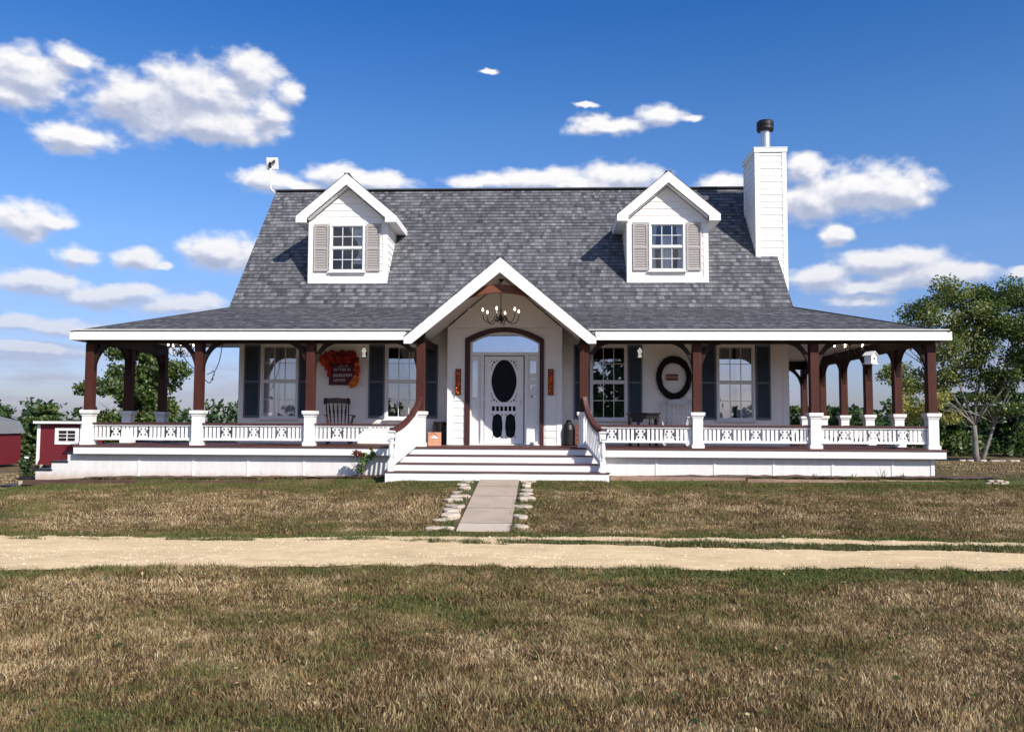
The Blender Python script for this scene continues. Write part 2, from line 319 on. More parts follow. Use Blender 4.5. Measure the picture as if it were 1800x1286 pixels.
# ---------------------------------------------------------------- mesh helpers
def empty(name, loc, label, cat, group=None, rz=0):
    o = bpy.data.objects.new(name, None); COL.objects.link(o); o.location = loc; o.rotation_euler = (0, 0, rz)
    o.empty_display_size = .1; tag(o, label, cat, group); bpy.context.view_layer.update(); return o
def tag(o, label=None, cat=None, group=None, kind=None):
    if label: o['label'] = label
    if cat: o['category'] = cat
    if group: o['group'] = group
    if kind: o['kind'] = kind
    return o
class MB:
    def __init__(s): s.v = []; s.f = []; s.uv = None
    def add(s, vs, fs):
        k = len(s.v); s.v += [tuple(p) for p in vs]; s.f += [tuple(i+k for i in f) for f in fs]; return s
    def box(s, x0, x1, y0, y1, z0, z1, M=None):
        vs = [Vector((x, y, z)) for z in (z0, z1) for y in (y0, y1) for x in (x0, x1)]
        if M is not None: vs = [M @ p for p in vs]
        return s.add(vs, [(0, 2, 3, 1), (4, 5, 7, 6), (0, 1, 5, 4), (2, 6, 7, 3), (0, 4, 6, 2), (1, 3, 7, 5)])
    def bar(s, a, b, w, h=None, up=(0, 0, 1)):
        """square bar from a to b"""
        h = h or w; a = Vector(a); b = Vector(b); d = b-a; L = d.length; d.normalize()
        u = Vector(up); sx = d.cross(u)
        if sx.length < 1e-4: sx = d.cross(Vector((0, 1, 0)))
        sx.normalize(); uz = sx.cross(d)
        vs = [p+sx*i*w/2+uz*j*h/2 for p in (a, b) for i, j in ((-1, -1), (1, -1), (1, 1), (-1, 1))]
        return s.add(vs, [(3, 2, 1, 0), (4, 5, 6, 7), (0, 1, 5, 4), (1, 2, 6, 5), (2, 3, 7, 6), (3, 0, 4, 7)])
    def tube(s, pts, r, n=8, caps=True):
        pts = [Vector(p) for p in pts]; k = len(s.v); rs = r if isinstance(r, (list, tuple)) else [r]*len(pts)
        ref = Vector((.13, .31, .94)); prev = None
        for i, p in enumerate(pts):
            d = (pts[min(i+1, len(pts)-1)]-pts[max(i-1, 0)]).normalized()
            if prev is None:
                a = d.cross(ref)
                if a.length < .1: a = d.cross(Vector((1, 0, 0)))
            else: a = prev-d*prev.dot(d)
            a.normalize(); prev = a; b = d.cross(a)
            for j in range(n):
                t = 2*math.pi*j/n; s.v.append(tuple(p+(a*math.cos(t)+b*math.sin(t))*rs[i]))
        for i in range(len(pts)-1):
            for j in range(n):
                s.f.append((k+i*n+j, k+i*n+(j+1) % n, k+(i+1)*n+(j+1) % n, k+(i+1)*n+j))
        if caps:
            s.f.append(tuple(k+j for j in reversed(range(n)))); s.f.append(tuple(k+(len(pts)-1)*n+j for j in range(n)))
        return s
    def lathe(s, prof, c=(0, 0, 0), n=14, sq=False):
        """profile [(r,z)], sq: square plan"""
        k = len(s.v); N = 4 if sq else n
        for r, z in prof:
            for j in range(N):
                t = 2*math.pi*(j+.5)/N; q = r*math.sqrt(2) if sq else r
                s.v.append((c[0]+q*math.cos(t), c[1]+q*math.sin(t), c[2]+z))
        for i in range(len(prof)-1):
            for j in range(N): s.f.append((k+i*N+j, k+i*N+(j+1) % N, k+(i+1)*N+(j+1) % N, k+(i+1)*N+j))
        s.f.append(tuple(k+j for j in reversed(range(N)))); s.f.append(tuple(k+(len(prof)-1)*N+j for j in range(N)))
        return s
    def prism(s, poly, y0, y1, M=None):
        """poly in (x,z), extruded along y"""
        n = len(poly); vs = [Vector((x, y0, z)) for x, z in poly]+[Vector((x, y1, z)) for x, z in poly]
        if M is not None: vs = [M @ p for p in vs]
        return s.add(vs, [tuple(range(n)), tuple(reversed(range(n, 2*n)))]+[(i, i+n, (i+1) % n+n, (i+1) % n) for i in range(n)])
    def build(s, name, m, parent=None, smooth=False, bevel=0):
        me = bpy.data.meshes.new(name); me.from_pydata(s.v, [], s.f)
        if s.uv is not None:
            uvl = me.uv_layers.new(name='UVMap')
            flat = [c for f in s.uv for q in f for c in q]; uvl.data.foreach_set('uv', flat)
        me.update(); o = bpy.data.objects.new(name, me); COL.objects.link(o)
        if m: me.materials.append(m)
        if smooth: me.polygons.foreach_set('use_smooth', [True]*len(me.polygons))
        if bevel:
            bv = o.modifiers.new('bevel', 'BEVEL'); bv.width = bevel; bv.segments = 2; bv.limit_method = 'ANGLE'
        if parent is not None: put(o, parent)
        return o
def split(mb, name, m, parent=None, bevel=0):
    """each connected piece becomes an object of its own"""
    par = list(range(len(mb.v)))
    def f(i):
        while par[i] != i: par[i] = par[par[i]]; i = par[i]
        return i
    for fc in mb.f:
        for i in fc[1:]: par[f(i)] = f(fc[0])
    grp = {}
    for fc in mb.f: grp.setdefault(f(fc[0]), []).append(fc)
    out = []
    for fs in grp.values():
        ids = sorted({i for fc in fs for i in fc}); mp = {i: k for k, i in enumerate(ids)}; q = MB()
        q.add([mb.v[i] for i in ids], [tuple(mp[i] for i in fc) for fc in fs]); out.append(q.build(name, m, parent, bevel=bevel))
    return out
def put(o, parent):
    """parent keeping world position (everything is modelled in world space)"""
    o.parent = parent; o.matrix_parent_inverse = WM(parent).inverted()
def WM(o):
    m = Matrix.LocRotScale(o.location, o.rotation_euler, o.scale)
    if o.parent: m = WM(o.parent) @ o.matrix_parent_inverse @ m
    return m
def FXZ(x, y, z): return Matrix(((1, 0, 0, x), (0, 0, -1, y), (0, 1, 0, z), (0, 0, 0, 1)))   # plane XY -> wall facing -Y
def plate(name, loops, th, M, m, parent=None, bevel=0):
    """flat cut-out board: first loop outside, others holes; loops in local XY"""
    cu = bpy.data.curves.new(name, 'CURVE'); cu.dimensions = '2D'; cu.fill_mode = 'BOTH'; cu.extrude = th/2
    if bevel: cu.bevel_depth = bevel
    for lp in loops:
        sp_ = cu.splines.new('POLY'); sp_.points.add(len(lp)-1); sp_.use_cyclic_u = True
        for i, (x, y) in enumerate(lp): sp_.points[i].co = (x, y, 0, 1)
    ob = bpy.data.objects.new(name, cu); COL.objects.link(ob)
    me = bpy.data.meshes.new_from_object(ob.evaluated_get(bpy.context.evaluated_depsgraph_get()))
    bpy.data.objects.remove(ob); bpy.data.curves.remove(cu)
    me.transform(M); me.materials.clear()
    if m: me.materials.append(m)
    o = bpy.data.objects.new(name, me); COL.objects.link(o)
    if parent is not None: put(o, parent)
    return o
def text(name, body, size, M, m, parent, th=.004, align='CENTER', shear=0):
    cu = bpy.data.curves.new(name, 'FONT'); cu.body = body; cu.size = size; cu.extrude = th/2; cu.align_x = align; cu.align_y = 'CENTER'; cu.shear = shear
    ob = bpy.data.objects.new(name, cu); COL.objects.link(ob)
    me = bpy.data.meshes.new_from_object(ob.evaluated_get(bpy.context.evaluated_depsgraph_get()))
    bpy.data.objects.remove(ob); bpy.data.curves.remove(cu)
    me.transform(M); me.materials.clear(); me.materials.append(m)
    o = bpy.data.objects.new(name, me); COL.objects.link(o); put(o, parent); return o
def ell(cx, cy, rx, ry, n=32, p=2.0):
    out = []
    for i in range(n):
        t = 2*math.pi*i/n; c, s_ = math.cos(t), math.sin(t)
        out.append((cx+rx*math.copysign(abs(c)**(2/p), c), cy+ry*math.copysign(abs(s_)**(2/p), s_)))
    return out
def rect(x0, x1, y0, y1): return [(x0, y0), (x1, y0), (x1, y1), (x0, y1)]
def raw_mesh(name, V, F, m, attrs=None, parent=None, smooth=False):
    """V (n,3), F (m,k) numpy -> object; attrs {name: per-vertex float}"""
    me = bpy.data.meshes.new(name); k = F.shape[1]
    me.vertices.add(len(V)); me.vertices.foreach_set('co', np.ascontiguousarray(V, dtype=np.float32).ravel())
    me.loops.add(F.size); me.loops.foreach_set('vertex_index', np.ascontiguousarray(F, dtype=np.int32).ravel())
    me.polygons.add(len(F)); me.polygons.foreach_set('loop_start', np.arange(0, F.size, k, dtype=np.int32))
    if smooth: me.polygons.foreach_set('use_smooth', np.ones(len(F), dtype=bool))
    for an, av in (attrs or {}).items():
        a = me.attributes.new(an, 'FLOAT', 'POINT'); a.data.foreach_set('value', np.ascontiguousarray(av, dtype=np.float32))
    me.update(); me.validate(); me.materials.append(m)
    o = bpy.data.objects.new(name, me); COL.objects.link(o)
    if parent is not None: put(o, parent)
    return o

# ---------------------------------------------------------------- terrain
def sst(a, b, x):
    t = np.clip((x-a)/(b-a), 0, 1); return t*t*(3-2*t)
def H(x, y):
    x = np.asarray(x, float); y = np.asarray(y, float)
    z = np.interp(y, [-60, -13, -8.7, -5.85, -1.2, 0, 9, 35, 60, 400], [-1.3, -1.12, -1.1, -1.0, -.62, -.6, -.75, -1.75, -1.9, -3])
    wy = sst(-6, -1, y); z = z+wy*np.where(x < 0, .01*np.maximum(x, -10), .004*np.minimum(x, 10))
    z = z-.085*(1-sst(-.73, -.64, y))*sst(-5.5, -1.5, y)*sst(2.0, 2.5, np.abs(x+.04))
    return z-.72*sst(8.9, 12.6, -x)*wy
rng = np.random.default_rng(7)
_g = rng.random((256, 256))
def vn(x, y, s):
    x = np.asarray(x)*s; y = np.asarray(y)*s; xi = np.floor(x).astype(int); yi = np.floor(y).astype(int); fx = x-xi; fy = y-yi
    fx = fx*fx*(3-2*fx); fy = fy*fy*(3-2*fy); G = lambda a, b: _g[a % 256, b % 256]
    return (G(xi, yi)*(1-fx)+G(xi+1, yi)*fx)*(1-fy)+(G(xi, yi+1)*(1-fx)+G(xi+1, yi+1)*fx)*fy
def bnd(xs, ys, amp, s, seed):
    return lambda x: np.interp(x, xs, ys)+amp*(vn(x, seed, s)-.5)+amp*.6*(vn(x, seed+9, s*4)-.5)
farE = bnd([-40, -6.3, -4, -1.8, .5, 2.7, 5, 7, 40], [-8, -6.6, -6.6, -6.5, -6.33, -6.23, -6.28, -6.45, -9], .16, 1.6, 3.3)
mfE = bnd([-1, .5, 2.7, 4.8, 6.9, 40], [-6.6, -6.56, -6.55, -6.66, -6.73, -9.2], .12, 2.3, 13.3)
mnE = bnd([-1, .5, 2.6, 4.7, 6.7, 40], [-6.66, -6.84, -6.91, -7.02, -7.14, -9.7], .14, 2.3, 23.3)
nearE = bnd([-40, -4.9, -3.1, -1.3, .6, 2.4, 4.3, 6.1, 40], [-11.5, -8.78, -8.58, -8.36, -8.31, -8.27, -8.19, -8.15, -10.5], .18, 1.3, 33.3)
def in_gravel(x, y, soft=0):
    g = (y < farE(x)+soft) & (y > nearE(x)-soft)
    med = (x > .3) & (y < mfE(x)-soft) & (y > mnE(x)+soft)
    spots = (x <= .6) & (np.abs(y+6.86-.25*vn(x, 5, .8)) < .11) & (vn(x, y*2, 3.1) > .50+.04*np.clip(-x, 0, 2))
    return g & ~med & ~spots
def in_walk(x, y): return (y < -1.2) & (y > -5.92) & (x > -.43) & (x < .46)
def in_house(x, y): return (x > -8.75) & (x < 8.78) & (y > -.42) & (y < 9.2) | ((x > -10.4) & (x < 9.9) & (y > -.45) & (y < 1.7)) | ((np.abs(x+.04) < 2.2) & (y > -1.25) & (y < 0))
def green(x, y):
    g = -.20+0*x
    g = g+.30*np.exp(-((y-nearE(x)+.5)/.55)**2)*sst(-1, 5, x)*.9+.30*np.exp(-((y-nearE(x)+.3)/.3)**2)
    g = g+.55*np.exp(-((y-farE(x)-.12)/.18)**2)
    g = g+.40*sst(-2.7, -1.0, y+.5*vn(x, 1.7, .7))*(y < 1)
    g = g+.30*np.exp(-(np.abs(x-.02)/1.3)**2)*(y > farE(x))
    g = g-.42*np.exp(-((x+3.2)/2.6)**2-((y+4.2)/1.1)**2)
    g = g-.25*np.exp(-((x-5.5)/2.6)**2-((y+4.6)/.9)**2)
    g = g+.25*sst(-8, -9.6, x)*(y > -4)*(y < 1)
    g = g-.12*(y > 3)
    return g
xs = np.concatenate([-np.geomspace(600, 16, 40), np.arange(-15.5, 15.51, .25), np.geomspace(16, 600, 40)])
ys = np.unique(np.round(np.concatenate([[-.78, -.735, -.71, -.685, -.66, -.635, -.6, -.57], -np.geomspace(250, 20, 25), np.arange(-19.5, 3, .25), np.arange(3, 70, 1.2), np.geomspace(72, 900, 40)]), 3))
XX, YY = np.meshgrid(xs, ys); ZZ = H(XX, YY)+.03*(vn(XX, YY, .7)-.5)*(~in_walk(XX, YY))*(YY > -30)
far = np.clip((np.hypot(XX, YY)-80)/500, 0, 1); ZZ = ZZ*(1-far)-2.5*far
nx, ny = len(xs), len(ys); I = np.arange(nx*ny).reshape(ny, nx)
F = np.stack([I[:-1, :-1], I[:-1, 1:], I[1:, 1:], I[1:, :-1]], -1).reshape(-1, 4)
V = np.stack([XX, YY, ZZ], -1).reshape(-1, 3)
gr = raw_mesh('ground', V, F, GROUND, {'green': green(V[:, 0], V[:, 1])}, smooth=True)
tag(gr, 'sloping lawn and dry field round the white farmhouse', 'ground', kind='structure')
def HN(x, y): return H(x, y)+.03*(vn(x, y, .7)-.5)*(~in_walk(np.asarray(x), np.asarray(y)))

# gravel drive: one sheet following the ground, median left out
def strip(lo, hi, x0, x1, n, k):
    x = np.linspace(x0, x1, n); t = np.linspace(0, 1, k)[:, None]
    Y = lo(x)*(1-t)+hi(x)*t; X = np.broadcast_to(x, Y.shape); return X, Y
Vs, Fs, off = [], [], 0
for lo, hi, x0, x1 in ((nearE, farE, -40, .45), (nearE, mnE, .45, 40), (mfE, farE, .45, 40)):
    X, Y = strip(lo, hi, x0, x1, 420, 14); Z = HN(X, Y)+.016+.012*(vn(X, Y, 5)-.5)
    I = np.arange(X.size).reshape(X.shape)+off; off += X.size
    Vs.append(np.stack([X, Y, Z], -1).reshape(-1, 3)); Fs.append(np.stack([I[:-1, :-1], I[:-1, 1:], I[1:, 1:], I[1:, :-1]], -1).reshape(-1, 4))
dr = raw_mesh('gravel_drive', np.concatenate(Vs), np.concatenate(Fs), GRAVEL, smooth=True)
tag(dr, 'pale gravel drive crossing the lawn in front of the house', 'road', kind='structure')

# pebbles on the drive
n = 26000; px = rng.uniform(-9, 10, n); py = rng.uniform(-9, -6.1, n); ok = in_gravel(px, py, .04) & (~((px > .45) & (py < mfE(px)) & (py > mnE(px)))); px, py = px[ok], py[ok]; n = len(px)
oct_ = np.array([(1, 0, 0), (0, 1, 0), (-1, 0, 0), (0, -1, 0), (0, 0, 1)]); of = np.array([(0, 1, 4), (1, 2, 4), (2, 3, 4), (3, 0, 4)])
sz = rng.lognormal(-4.75, .38, n)[:, None, None]; a = rng.uniform(0, 6.28, n); ca, sa_ = np.cos(a)[:, None], np.sin(a)[:, None]
lv = oct_[None]*np.array([1, .7, .6])*sz*rng.uniform(.7, 1.3, (n, 5, 1))
vx = lv[..., 0]*ca-lv[..., 1]*sa_+px[:, None]; vy = lv[..., 0]*sa_+lv[..., 1]*ca+py[:, None]; vz = lv[..., 2]+(HN(px, py)+.014)[:, None]
tag(raw_mesh('loose_gravel', np.stack([vx, vy, vz], -1).reshape(-1, 3), (of[None]+5*np.arange(n)[:, None, None]).reshape(-1, 3), PEBBLE),
    'loose pale stones scattered on the gravel drive', 'gravel', kind='stuff')

def blades(name, x, y, hgt, wid, label, seg=True, lean=.45, mat_=None, gadd=0):
    n = len(x); keep = rng.random(n) < .25+1.3*vn(x+11, y, 5.3)*(.4+vn(x, y+5, 13.)); x = x[keep]; y = y[keep]; n = len(x); z = HN(x, y)-.004; g_ = green(x, y)+gadd
    tint = rng.random(n); a = rng.uniform(0, 2*math.pi, n); la = rng.uniform(0, 2*math.pi, n)
    hh = hgt*rng.uniform(.45, 1.3, n)*(.45+1.1*vn(x, y, 1.9)*vn(x+40, y, 6.1)**.5); ww = wid*rng.uniform(.6, 1.4, n)
    ln = hh*lean*rng.uniform(.2, 1.6, n)
    bx, by = np.cos(a)*ww/2, np.sin(a)*ww/2; lx, ly = np.cos(la)*ln, np.sin(la)*ln
    P0 = np.stack([x-bx, y-by, z], -1); P1 = np.stack([x+bx, y+by, z], -1)
    T = np.stack([x+lx, y+ly, z+hh], -1)
    if seg:
        m0 = np.stack([x-bx*.75+lx*.32, y-by*.75+ly*.32, z+hh*.6], -1); m1 = np.stack([x+bx*.75+lx*.32, y+by*.75+ly*.32, z+hh*.6], -1)
        V = np.stack([P0, P1, m1, m0, T], 1).reshape(-1, 3); k = 5*np.arange(n)[:, None, None]
        F = (np.array([(0, 1, 2), (0, 2, 3), (3, 2, 4)])[None]+k).reshape(-1, 3); rep = 5
    else:
        V = np.stack([P0, P1, T], 1).reshape(-1, 3); F = (np.array([(0, 1, 2)])[None]+3*np.arange(n)[:, None, None]).reshape(-1, 3); rep = 3
    o = raw_mesh(name, V, F, mat_ or BLADE, {'tint': np.repeat(tint, rep), 'green': np.repeat(g_, rep)})
    return tag(o, label, 'grass', kind='stuff')
def scatter(n, x0, x1, y0, y1, fn=None):
    x = rng.uniform(x0, x1, n); y = rng.uniform(y0, y1, n)
    ok = ~in_gravel(x, y) & ~in_walk(x, y) & ~in_house(x, y)
    if fn is not None: ok &= fn(x, y)
    return x[ok], y[ok]
fr = lambda x, y: np.abs(x-.9536+.0418*(y+17.85)) < (y+17.85)*.62+1.6      # what the lens could see, with a wide margin
parts = []
x, y = scatter(480000, -4.5, 6.5, -14.6, -10.4, fr); blades('lawn_grass', x, y, .05, .006, 'short brown and green grass nearest the viewer', gadd=0)
x, y = scatter(480000, -8, 9.5, -10.4, -5.6, fr); blades('lawn_grass', x, y, .05, .009, 'short dry grass on both sides of the gravel drive')
x, y = scatter(430000, -12, 14, -5.6, -.45, fr); blades('lawn_grass', x, y, .05, .013, 'short patchy grass on the slope below the house', seg=False)
def tufts(n, x0, x1, y0, y1, per, hgt, label, thr=.5):
    cx_, cy_ = scatter(n, x0, x1, y0, y1, fr); ok = vn(cx_, cy_, .9) > thr; cx_, cy_ = cx_[ok], cy_[ok]; sc = rng.uniform(.02, .085, len(cx_))
    x = np.repeat(cx_, per)+rng.normal(size=len(cx_)*per)*np.repeat(sc, per); y = np.repeat(cy_, per)+rng.normal(size=len(cx_)*per)*np.repeat(sc, per)*.7
    ok = ~in_gravel(x, y) & ~in_walk(x, y) & ~in_house(x, y)
    blades('lawn_tufts', x[ok], y[ok], hgt, .007, label, gadd=float(rng.uniform(-.05, .3)), lean=.8)
tufts(1500, -4.5, 6.5, -14.4, -9, 40, .085, 'taller tufts standing in the lawn nearest the viewer', .42)
tufts(1300, -9, 10, -9, -1, 26, .075, 'taller tufts scattered over the lawn below the house', .45)
def litter(name, n, label, m, size, flat_):
    x, y = scatter(n, -4.8, 7, -14.2, -8.4, fr); x2, y2 = scatter(n, -9, 10, -8.4, -1, fr); x = np.concatenate([x, x2]); y = np.concatenate([y, y2]); n = len(x)
    z = HN(x, y)+rng.uniform(.015, .05, n); a = rng.normal(size=(n, 3)); a[:, 2] *= flat_; a /= np.linalg.norm(a, axis=1)[:, None]
    b = np.cross(a, [0, 0, 1.]); b /= np.linalg.norm(b, axis=1)[:, None]; b[:, 2] += rng.normal(size=n)*.3; s_ = (size*rng.uniform(.5, 1.5, n))[:, None]; C = np.stack([x, y, z], -1)
    V = np.stack([C-a*s_, C+b*s_*.6, C+a*s_, C-b*s_*.6], 1).reshape(-1, 3)
    tag(raw_mesh(name, V, np.arange(4*n).reshape(-1, 4), m, {'tint': np.repeat(rng.random(n), 4)}), label, name.replace('_', ' '), kind='stuff')
litter('fallen_leaves', 700, 'small dry brown leaves scattered in the lawn', leaf_mat('fallen_leaf', (.14, .07, .03), (.34, .20, .09), (.62, .46, .26), .1), .016, .4)
litter('lawn_weeds', 1500, 'small broad weed leaves in the lawn', WEEDM, .02, .6)
x, y = scatter(14000, -12, 14, -1.5, -.8); blades('lawn_grass', x, y, .05, .014, 'green grass along the porch timbers', seg=False, gadd=.25)
x, y = scatter(300000, -26, 34, -.4, 30, lambda x, y: (x < -8.5) | (x > 8.7)); blades('field_grass', x, y, .045, .026, 'short dry grass of the field behind the house', seg=False, gadd=-.05)
# green tufts in the middle and at the edges of the drive
n = 60000; x = rng.uniform(-7, 10, n); y = rng.uniform(-7.3, -6.3, n); ok = ~in_gravel(x, y) & (y < farE(x)-.1)
blades('drive_weeds', x[ok], y[ok], .075, .013, 'green weeds growing along the middle of the gravel drive', seg=False, mat_=WEEDM)
n = 26000; x = rng.uniform(-9, 10, n); e = np.where(rng.random(n) < .5, nearE(x), farE(x)); y = e+rng.normal(0, .045, n)
ok = (vn(x, e, 2.5) > .35) & ~in_walk(x, y)
blades('drive_weeds', x[ok], y[ok], .06, .010, 'ragged grass fringe at the edges of the gravel drive', seg=False, gadd=.5)
n = 5200; sd = np.where(rng.random(n) < .5, -.45, .48); y = rng.uniform(-5.95, -1.2, n); x = sd+rng.normal(0, .045, n)+np.sign(sd)*.03
ok = vn(x*.3, y, 2.4) > .42
blades('walk_weeds', x[ok], y[ok], .07, .014, 'green weeds between the concrete walk and its edging stones', seg=False, mat_=WEEDM)

# concrete walk in slabs
mb = MB()
joints = [-5.86, -5.35, -4.15, -3.0, -1.95, -1.05]
def wx(y): return -.36+(-.31+.36)*(y+1.05)/(-4.8), .40+(.44-.40)*(y+1.05)/(-4.8)
for si_, (a, b) in enumerate(zip(joints[:-1], joints[1:])):
    if si_ == 1:
        tag(mb.build('walkway', CONC2), 'paler short slab at the drive end of the concrete walk', 'path', kind='structure'); mb = MB()
    n = 8; a += .022; b -= .022
    for i in range(n):
        y0 = a+(b-a)*i/n; y1 = a+(b-a)*(i+1)/n; (l0, r0), (l1, r1) = wx(y0), wx(y1)
        z0 = float(H(0, y0))+.022; z1 = float(H(0, y1))+.022
        vs = [(l0, y0, z0), (r0, y0, z0), (r1, y1, z1), (l1, y1, z1), (l0, y0, z0-.1), (r0, y0, z0-.1), (r1, y1, z1-.1), (l1, y1, z1-.1)]
        fs = [(0, 1, 2, 3), (0, 3, 7, 4), (1, 5, 6, 2)]
        if i == 0: fs.append((0, 4, 5, 1))
        if i == n-1: fs.append((3, 2, 6, 7))
        mb.add(vs, fs)
jm = MB()
for q in joints[1:-1]: jm.box(wx(q)[0]+.004, wx(q)[1]-.004, q-.021, q+.021, float(H(0, q))-.05, float(H(0, q))+.021)
jo = jm.build('walk_joint', JOINT); tag(jo, 'dark soil filling the joints of the concrete walk', 'joint', kind='structure')
tag(mb.build('walkway', CONC), 'concrete walk running from the drive up to the porch steps', 'path', kind='structure')
# flat limestone edging
ORD = ['first', 'second', 'third', 'fourth', 'fifth', 'sixth', 'seventh', 'eighth', 'ninth', 'tenth', 'eleventh', 'twelfth']
def stone(x, y, rx, ry, rz, name, label, group, seed):
    r = random.Random(seed); mb = MB(); n = 11; z = float(HN(x, y))
    prof = []
    for lv, sc in ((-.5, .9), (.55, 1.0), (.9, .86), (1, .0)):
        ring = []
        for j in range(n):
            t = 2*math.pi*j/n; q = 1+.22*math.sin(2*t+seed)+.14*math.sin(3*t+seed*2)+r.uniform(-.08, .08)
            ring.append((x+rx*sc*q*math.cos(t), y+ry*sc*q*math.sin(t), z+rz*lv+r.uniform(-.1, .1)*rz))
        prof.append(ring)
    vs = [p for R_ in prof[:3] for p in R_]+[(x, y, z+rz*.95)]
    fs = [(i*n+j, i*n+(j+1) % n, (i+1)*n+(j+1) % n, (i+1)*n+j) for i in range(2) for j in range(n)]+[(2*n+j, 2*n+(j+1) % n, 3*n) for j in range(n)]
    o = mb.add(vs, fs).build(name, STONE, bevel=.006); return tag(o, label, 'stone', group)
Ls = [(-.58, -1.42, .12, .08), (-.62, -1.82, .13, .12), (-.53, -2.25, .12, .14), (-.62, -2.66, .11, .12), (-.56, -3.08, .14, .16), (-.60, -3.5, .12, .13), (-.53, -3.95, .15, .2), (-.55, -4.38, .15, .14), (-.50, -4.78, .16, .16), (-.58, -5.12, .14, .1), (-.58, -5.74, .17, .09)]
for i, (x, y, a, b) in enumerate(Ls):
    stone(x, y, a*1.12, b*1.4, .04+.014*(i % 3), 'edging_stone', f'flat pale stone left of the walk, {ORD[i]} from the porch steps', 'pale stones edging the concrete walk', i+3)
Rs = [(.60, -1.38, .12, .06), (.57, -1.66, .08, .09), (.56, -1.98, .09, .11), (.59, -2.38, .12, .12), (.57, -2.85, .11, .14), (.60, -3.3, .11, .13), (.56, -3.92, .12, .22), (.55, -4.86, .10, .17), (.57, -5.62, .11, .07)]
for i, (x, y, a, b) in enumerate(Rs):
    stone(x, y, a*1.15, b*1.4, .04+.014*(i % 3), 'edging_stone', f'flat pale stone right of the walk, {ORD[i]} from the porch steps', 'pale stones edging the concrete walk', i+40)

# ---------------------------------------------------------------- house
house = empty('farmhouse', (0, 4, -.6), 'white farmhouse with grey shingle roof, two dormers and a wraparound porch', 'house')
XL, XR, YW, YB = -6.30, 6.435, 2.115, 8.77
ZE, ZB, ZR, XG = 2.362, 3.183, 6.896, 6.615
YR = 5.443; EXP = .1417
SL = (ZR-ZB)/(YR-YW)
def clip(poly, a, b, c):
    """keep a*u+b*v<=c"""
    out = []
    for i in range(len(poly)):
        p, q = poly[i], poly[(i+1) % len(poly)]; dp = a*p[0]+b*p[1]-c; dq = a*q[0]+b*q[1]-c
        if dp <= 1e-9: out.append(p)
        if (dp < -1e-9 and dq > 1e-9) or (dp > 1e-9 and dq < -1e-9):
            t = dp/(dp-dq); out.append((p[0]+t*(q[0]-p[0]), p[1]+t*(q[1]-p[1])))
    return out
def slope(mb, O, U, Vv, polys, holes=(), lift=.014, uoff=0):
    """courses of shingles on a roof plane: O + u*U + v*Vv; adds real laps"""
    if mb.uv is None: mb.uv = []
    O, U, Vv = Vector(O), Vector(U).normalized(), Vector(Vv).normalized(); N = U.cross(Vv)
    if N.z < 0: N = -N
    for poly in polys:
        v0 = min(p[1] for p in poly); v1 = max(p[1] for p in poly); k = math.floor(v0/EXP)
        while k*EXP < v1:
            a, b = k*EXP, (k+1)*EXP; band = clip(clip(poly, 0, 1, b), 0, -1, -a); pcs = [band]
            for (hl, hr, ha, hb) in holes:
                if a >= ha and b <= hb:
                    pcs = [q for p in pcs for q in (clip(p, 1, 0, hl), clip(p, -1, 0, -hr))]
            for p in pcs:
                if len(p) < 3: continue
                sgn = sum(p[i][0]*p[(i+1) % len(p)][1]-p[(i+1) % len(p)][0]*p[i][1] for i in range(len(p)))
                if abs(sgn) < 1e-5: continue
                if (sgn < 0) == (U.cross(Vv).z > 0): p = p[::-1]
                base = len(mb.v)
                for (u, v) in p: mb.v.append(tuple(O+U*u+Vv*v+N*(lift*(1-(v-a)/EXP)+.003)))
                mb.f.append(tuple(range(base, base+len(p)))); mb.uv.append([(u+uoff+50, v+50*EXP) for u, v in p])
                lo = [q for q in p if abs(q[1]-a) < 1e-6]
                if len(lo) >= 2:
                    l, r = min(lo), max(lo); base = len(mb.v)
                    for (u, w) in ((l[0], 0), (r[0], 0), (r[0], 1), (l[0], 1)): mb.v.append(tuple(O+U*u+Vv*a+N*(w*(lift+.003)-.006*(1-w))))
                    mb.f.append((base, base+1, base+2, base+3)); mb.uv.append([(l[0]+uoff+50, a+50*EXP-.001)]*2+[(r[0]+uoff+50, a+50*EXP-.001)]*2)
            k += 1
XC = -.03; GS = .84; GZ = 3.878                       # entry gable
roof = MB()
Lp = math.hypot(YW+.30, ZB-ZE); gp = (ZB-ZE)/(YW+.30)
vp = lambda z: (z-ZE)/(ZB-ZE)*Lp
hw = lambda z: (GZ-z)/GS
Vp = (0, YW+.3, ZB-ZE)
XE = 9.05
slope(roof, (0, -.30, ZE), (1, 0, 0), Vp, [[(-XE, 0), (XC-hw(ZE)+.02, 0), (XC-hw(ZB)+.02, Lp), (-XG, Lp)], [(XC+hw(ZE)-.02, 0), (XE, 0), (XG, Lp), (XC+hw(ZB)-.02, Lp)]])
Lm = math.hypot(YR-YW, ZR-ZB); vm = lambda z: (z-ZB)/(ZR-ZB)*Lm
DL, DR = -3.93, 3.82
dholes = [(dx-.85, dx+.85, vm(4.02), vm(5.15)) for dx in (DL, DR)]
slope(roof, (0, YW, ZB), (1, 0, 0), (0, YR-YW, ZR-ZB), [[(-XG, 0), (XC-hw(ZB)+.02, 0), (XC, vm(GZ)), (XC, Lm), (-XG, Lm)], [(XC+hw(ZB)-.02, 0), (XG, 0), (XG, Lm), (XC, Lm), (XC, vm(GZ))]], holes=dholes, uoff=.4)
slope(roof, (0, 2*YR-YW, ZB), (-1, 0, 0), (0, -(YR-YW), ZR-ZB), [[(-XG, 0), (XG, 0), (XG, Lm), (-XG, Lm)]])
YL, YRt = 4.0, 8.95                                    # rear ends of the side porches
Ls_ = math.hypot(XE-XG, ZB-ZE)
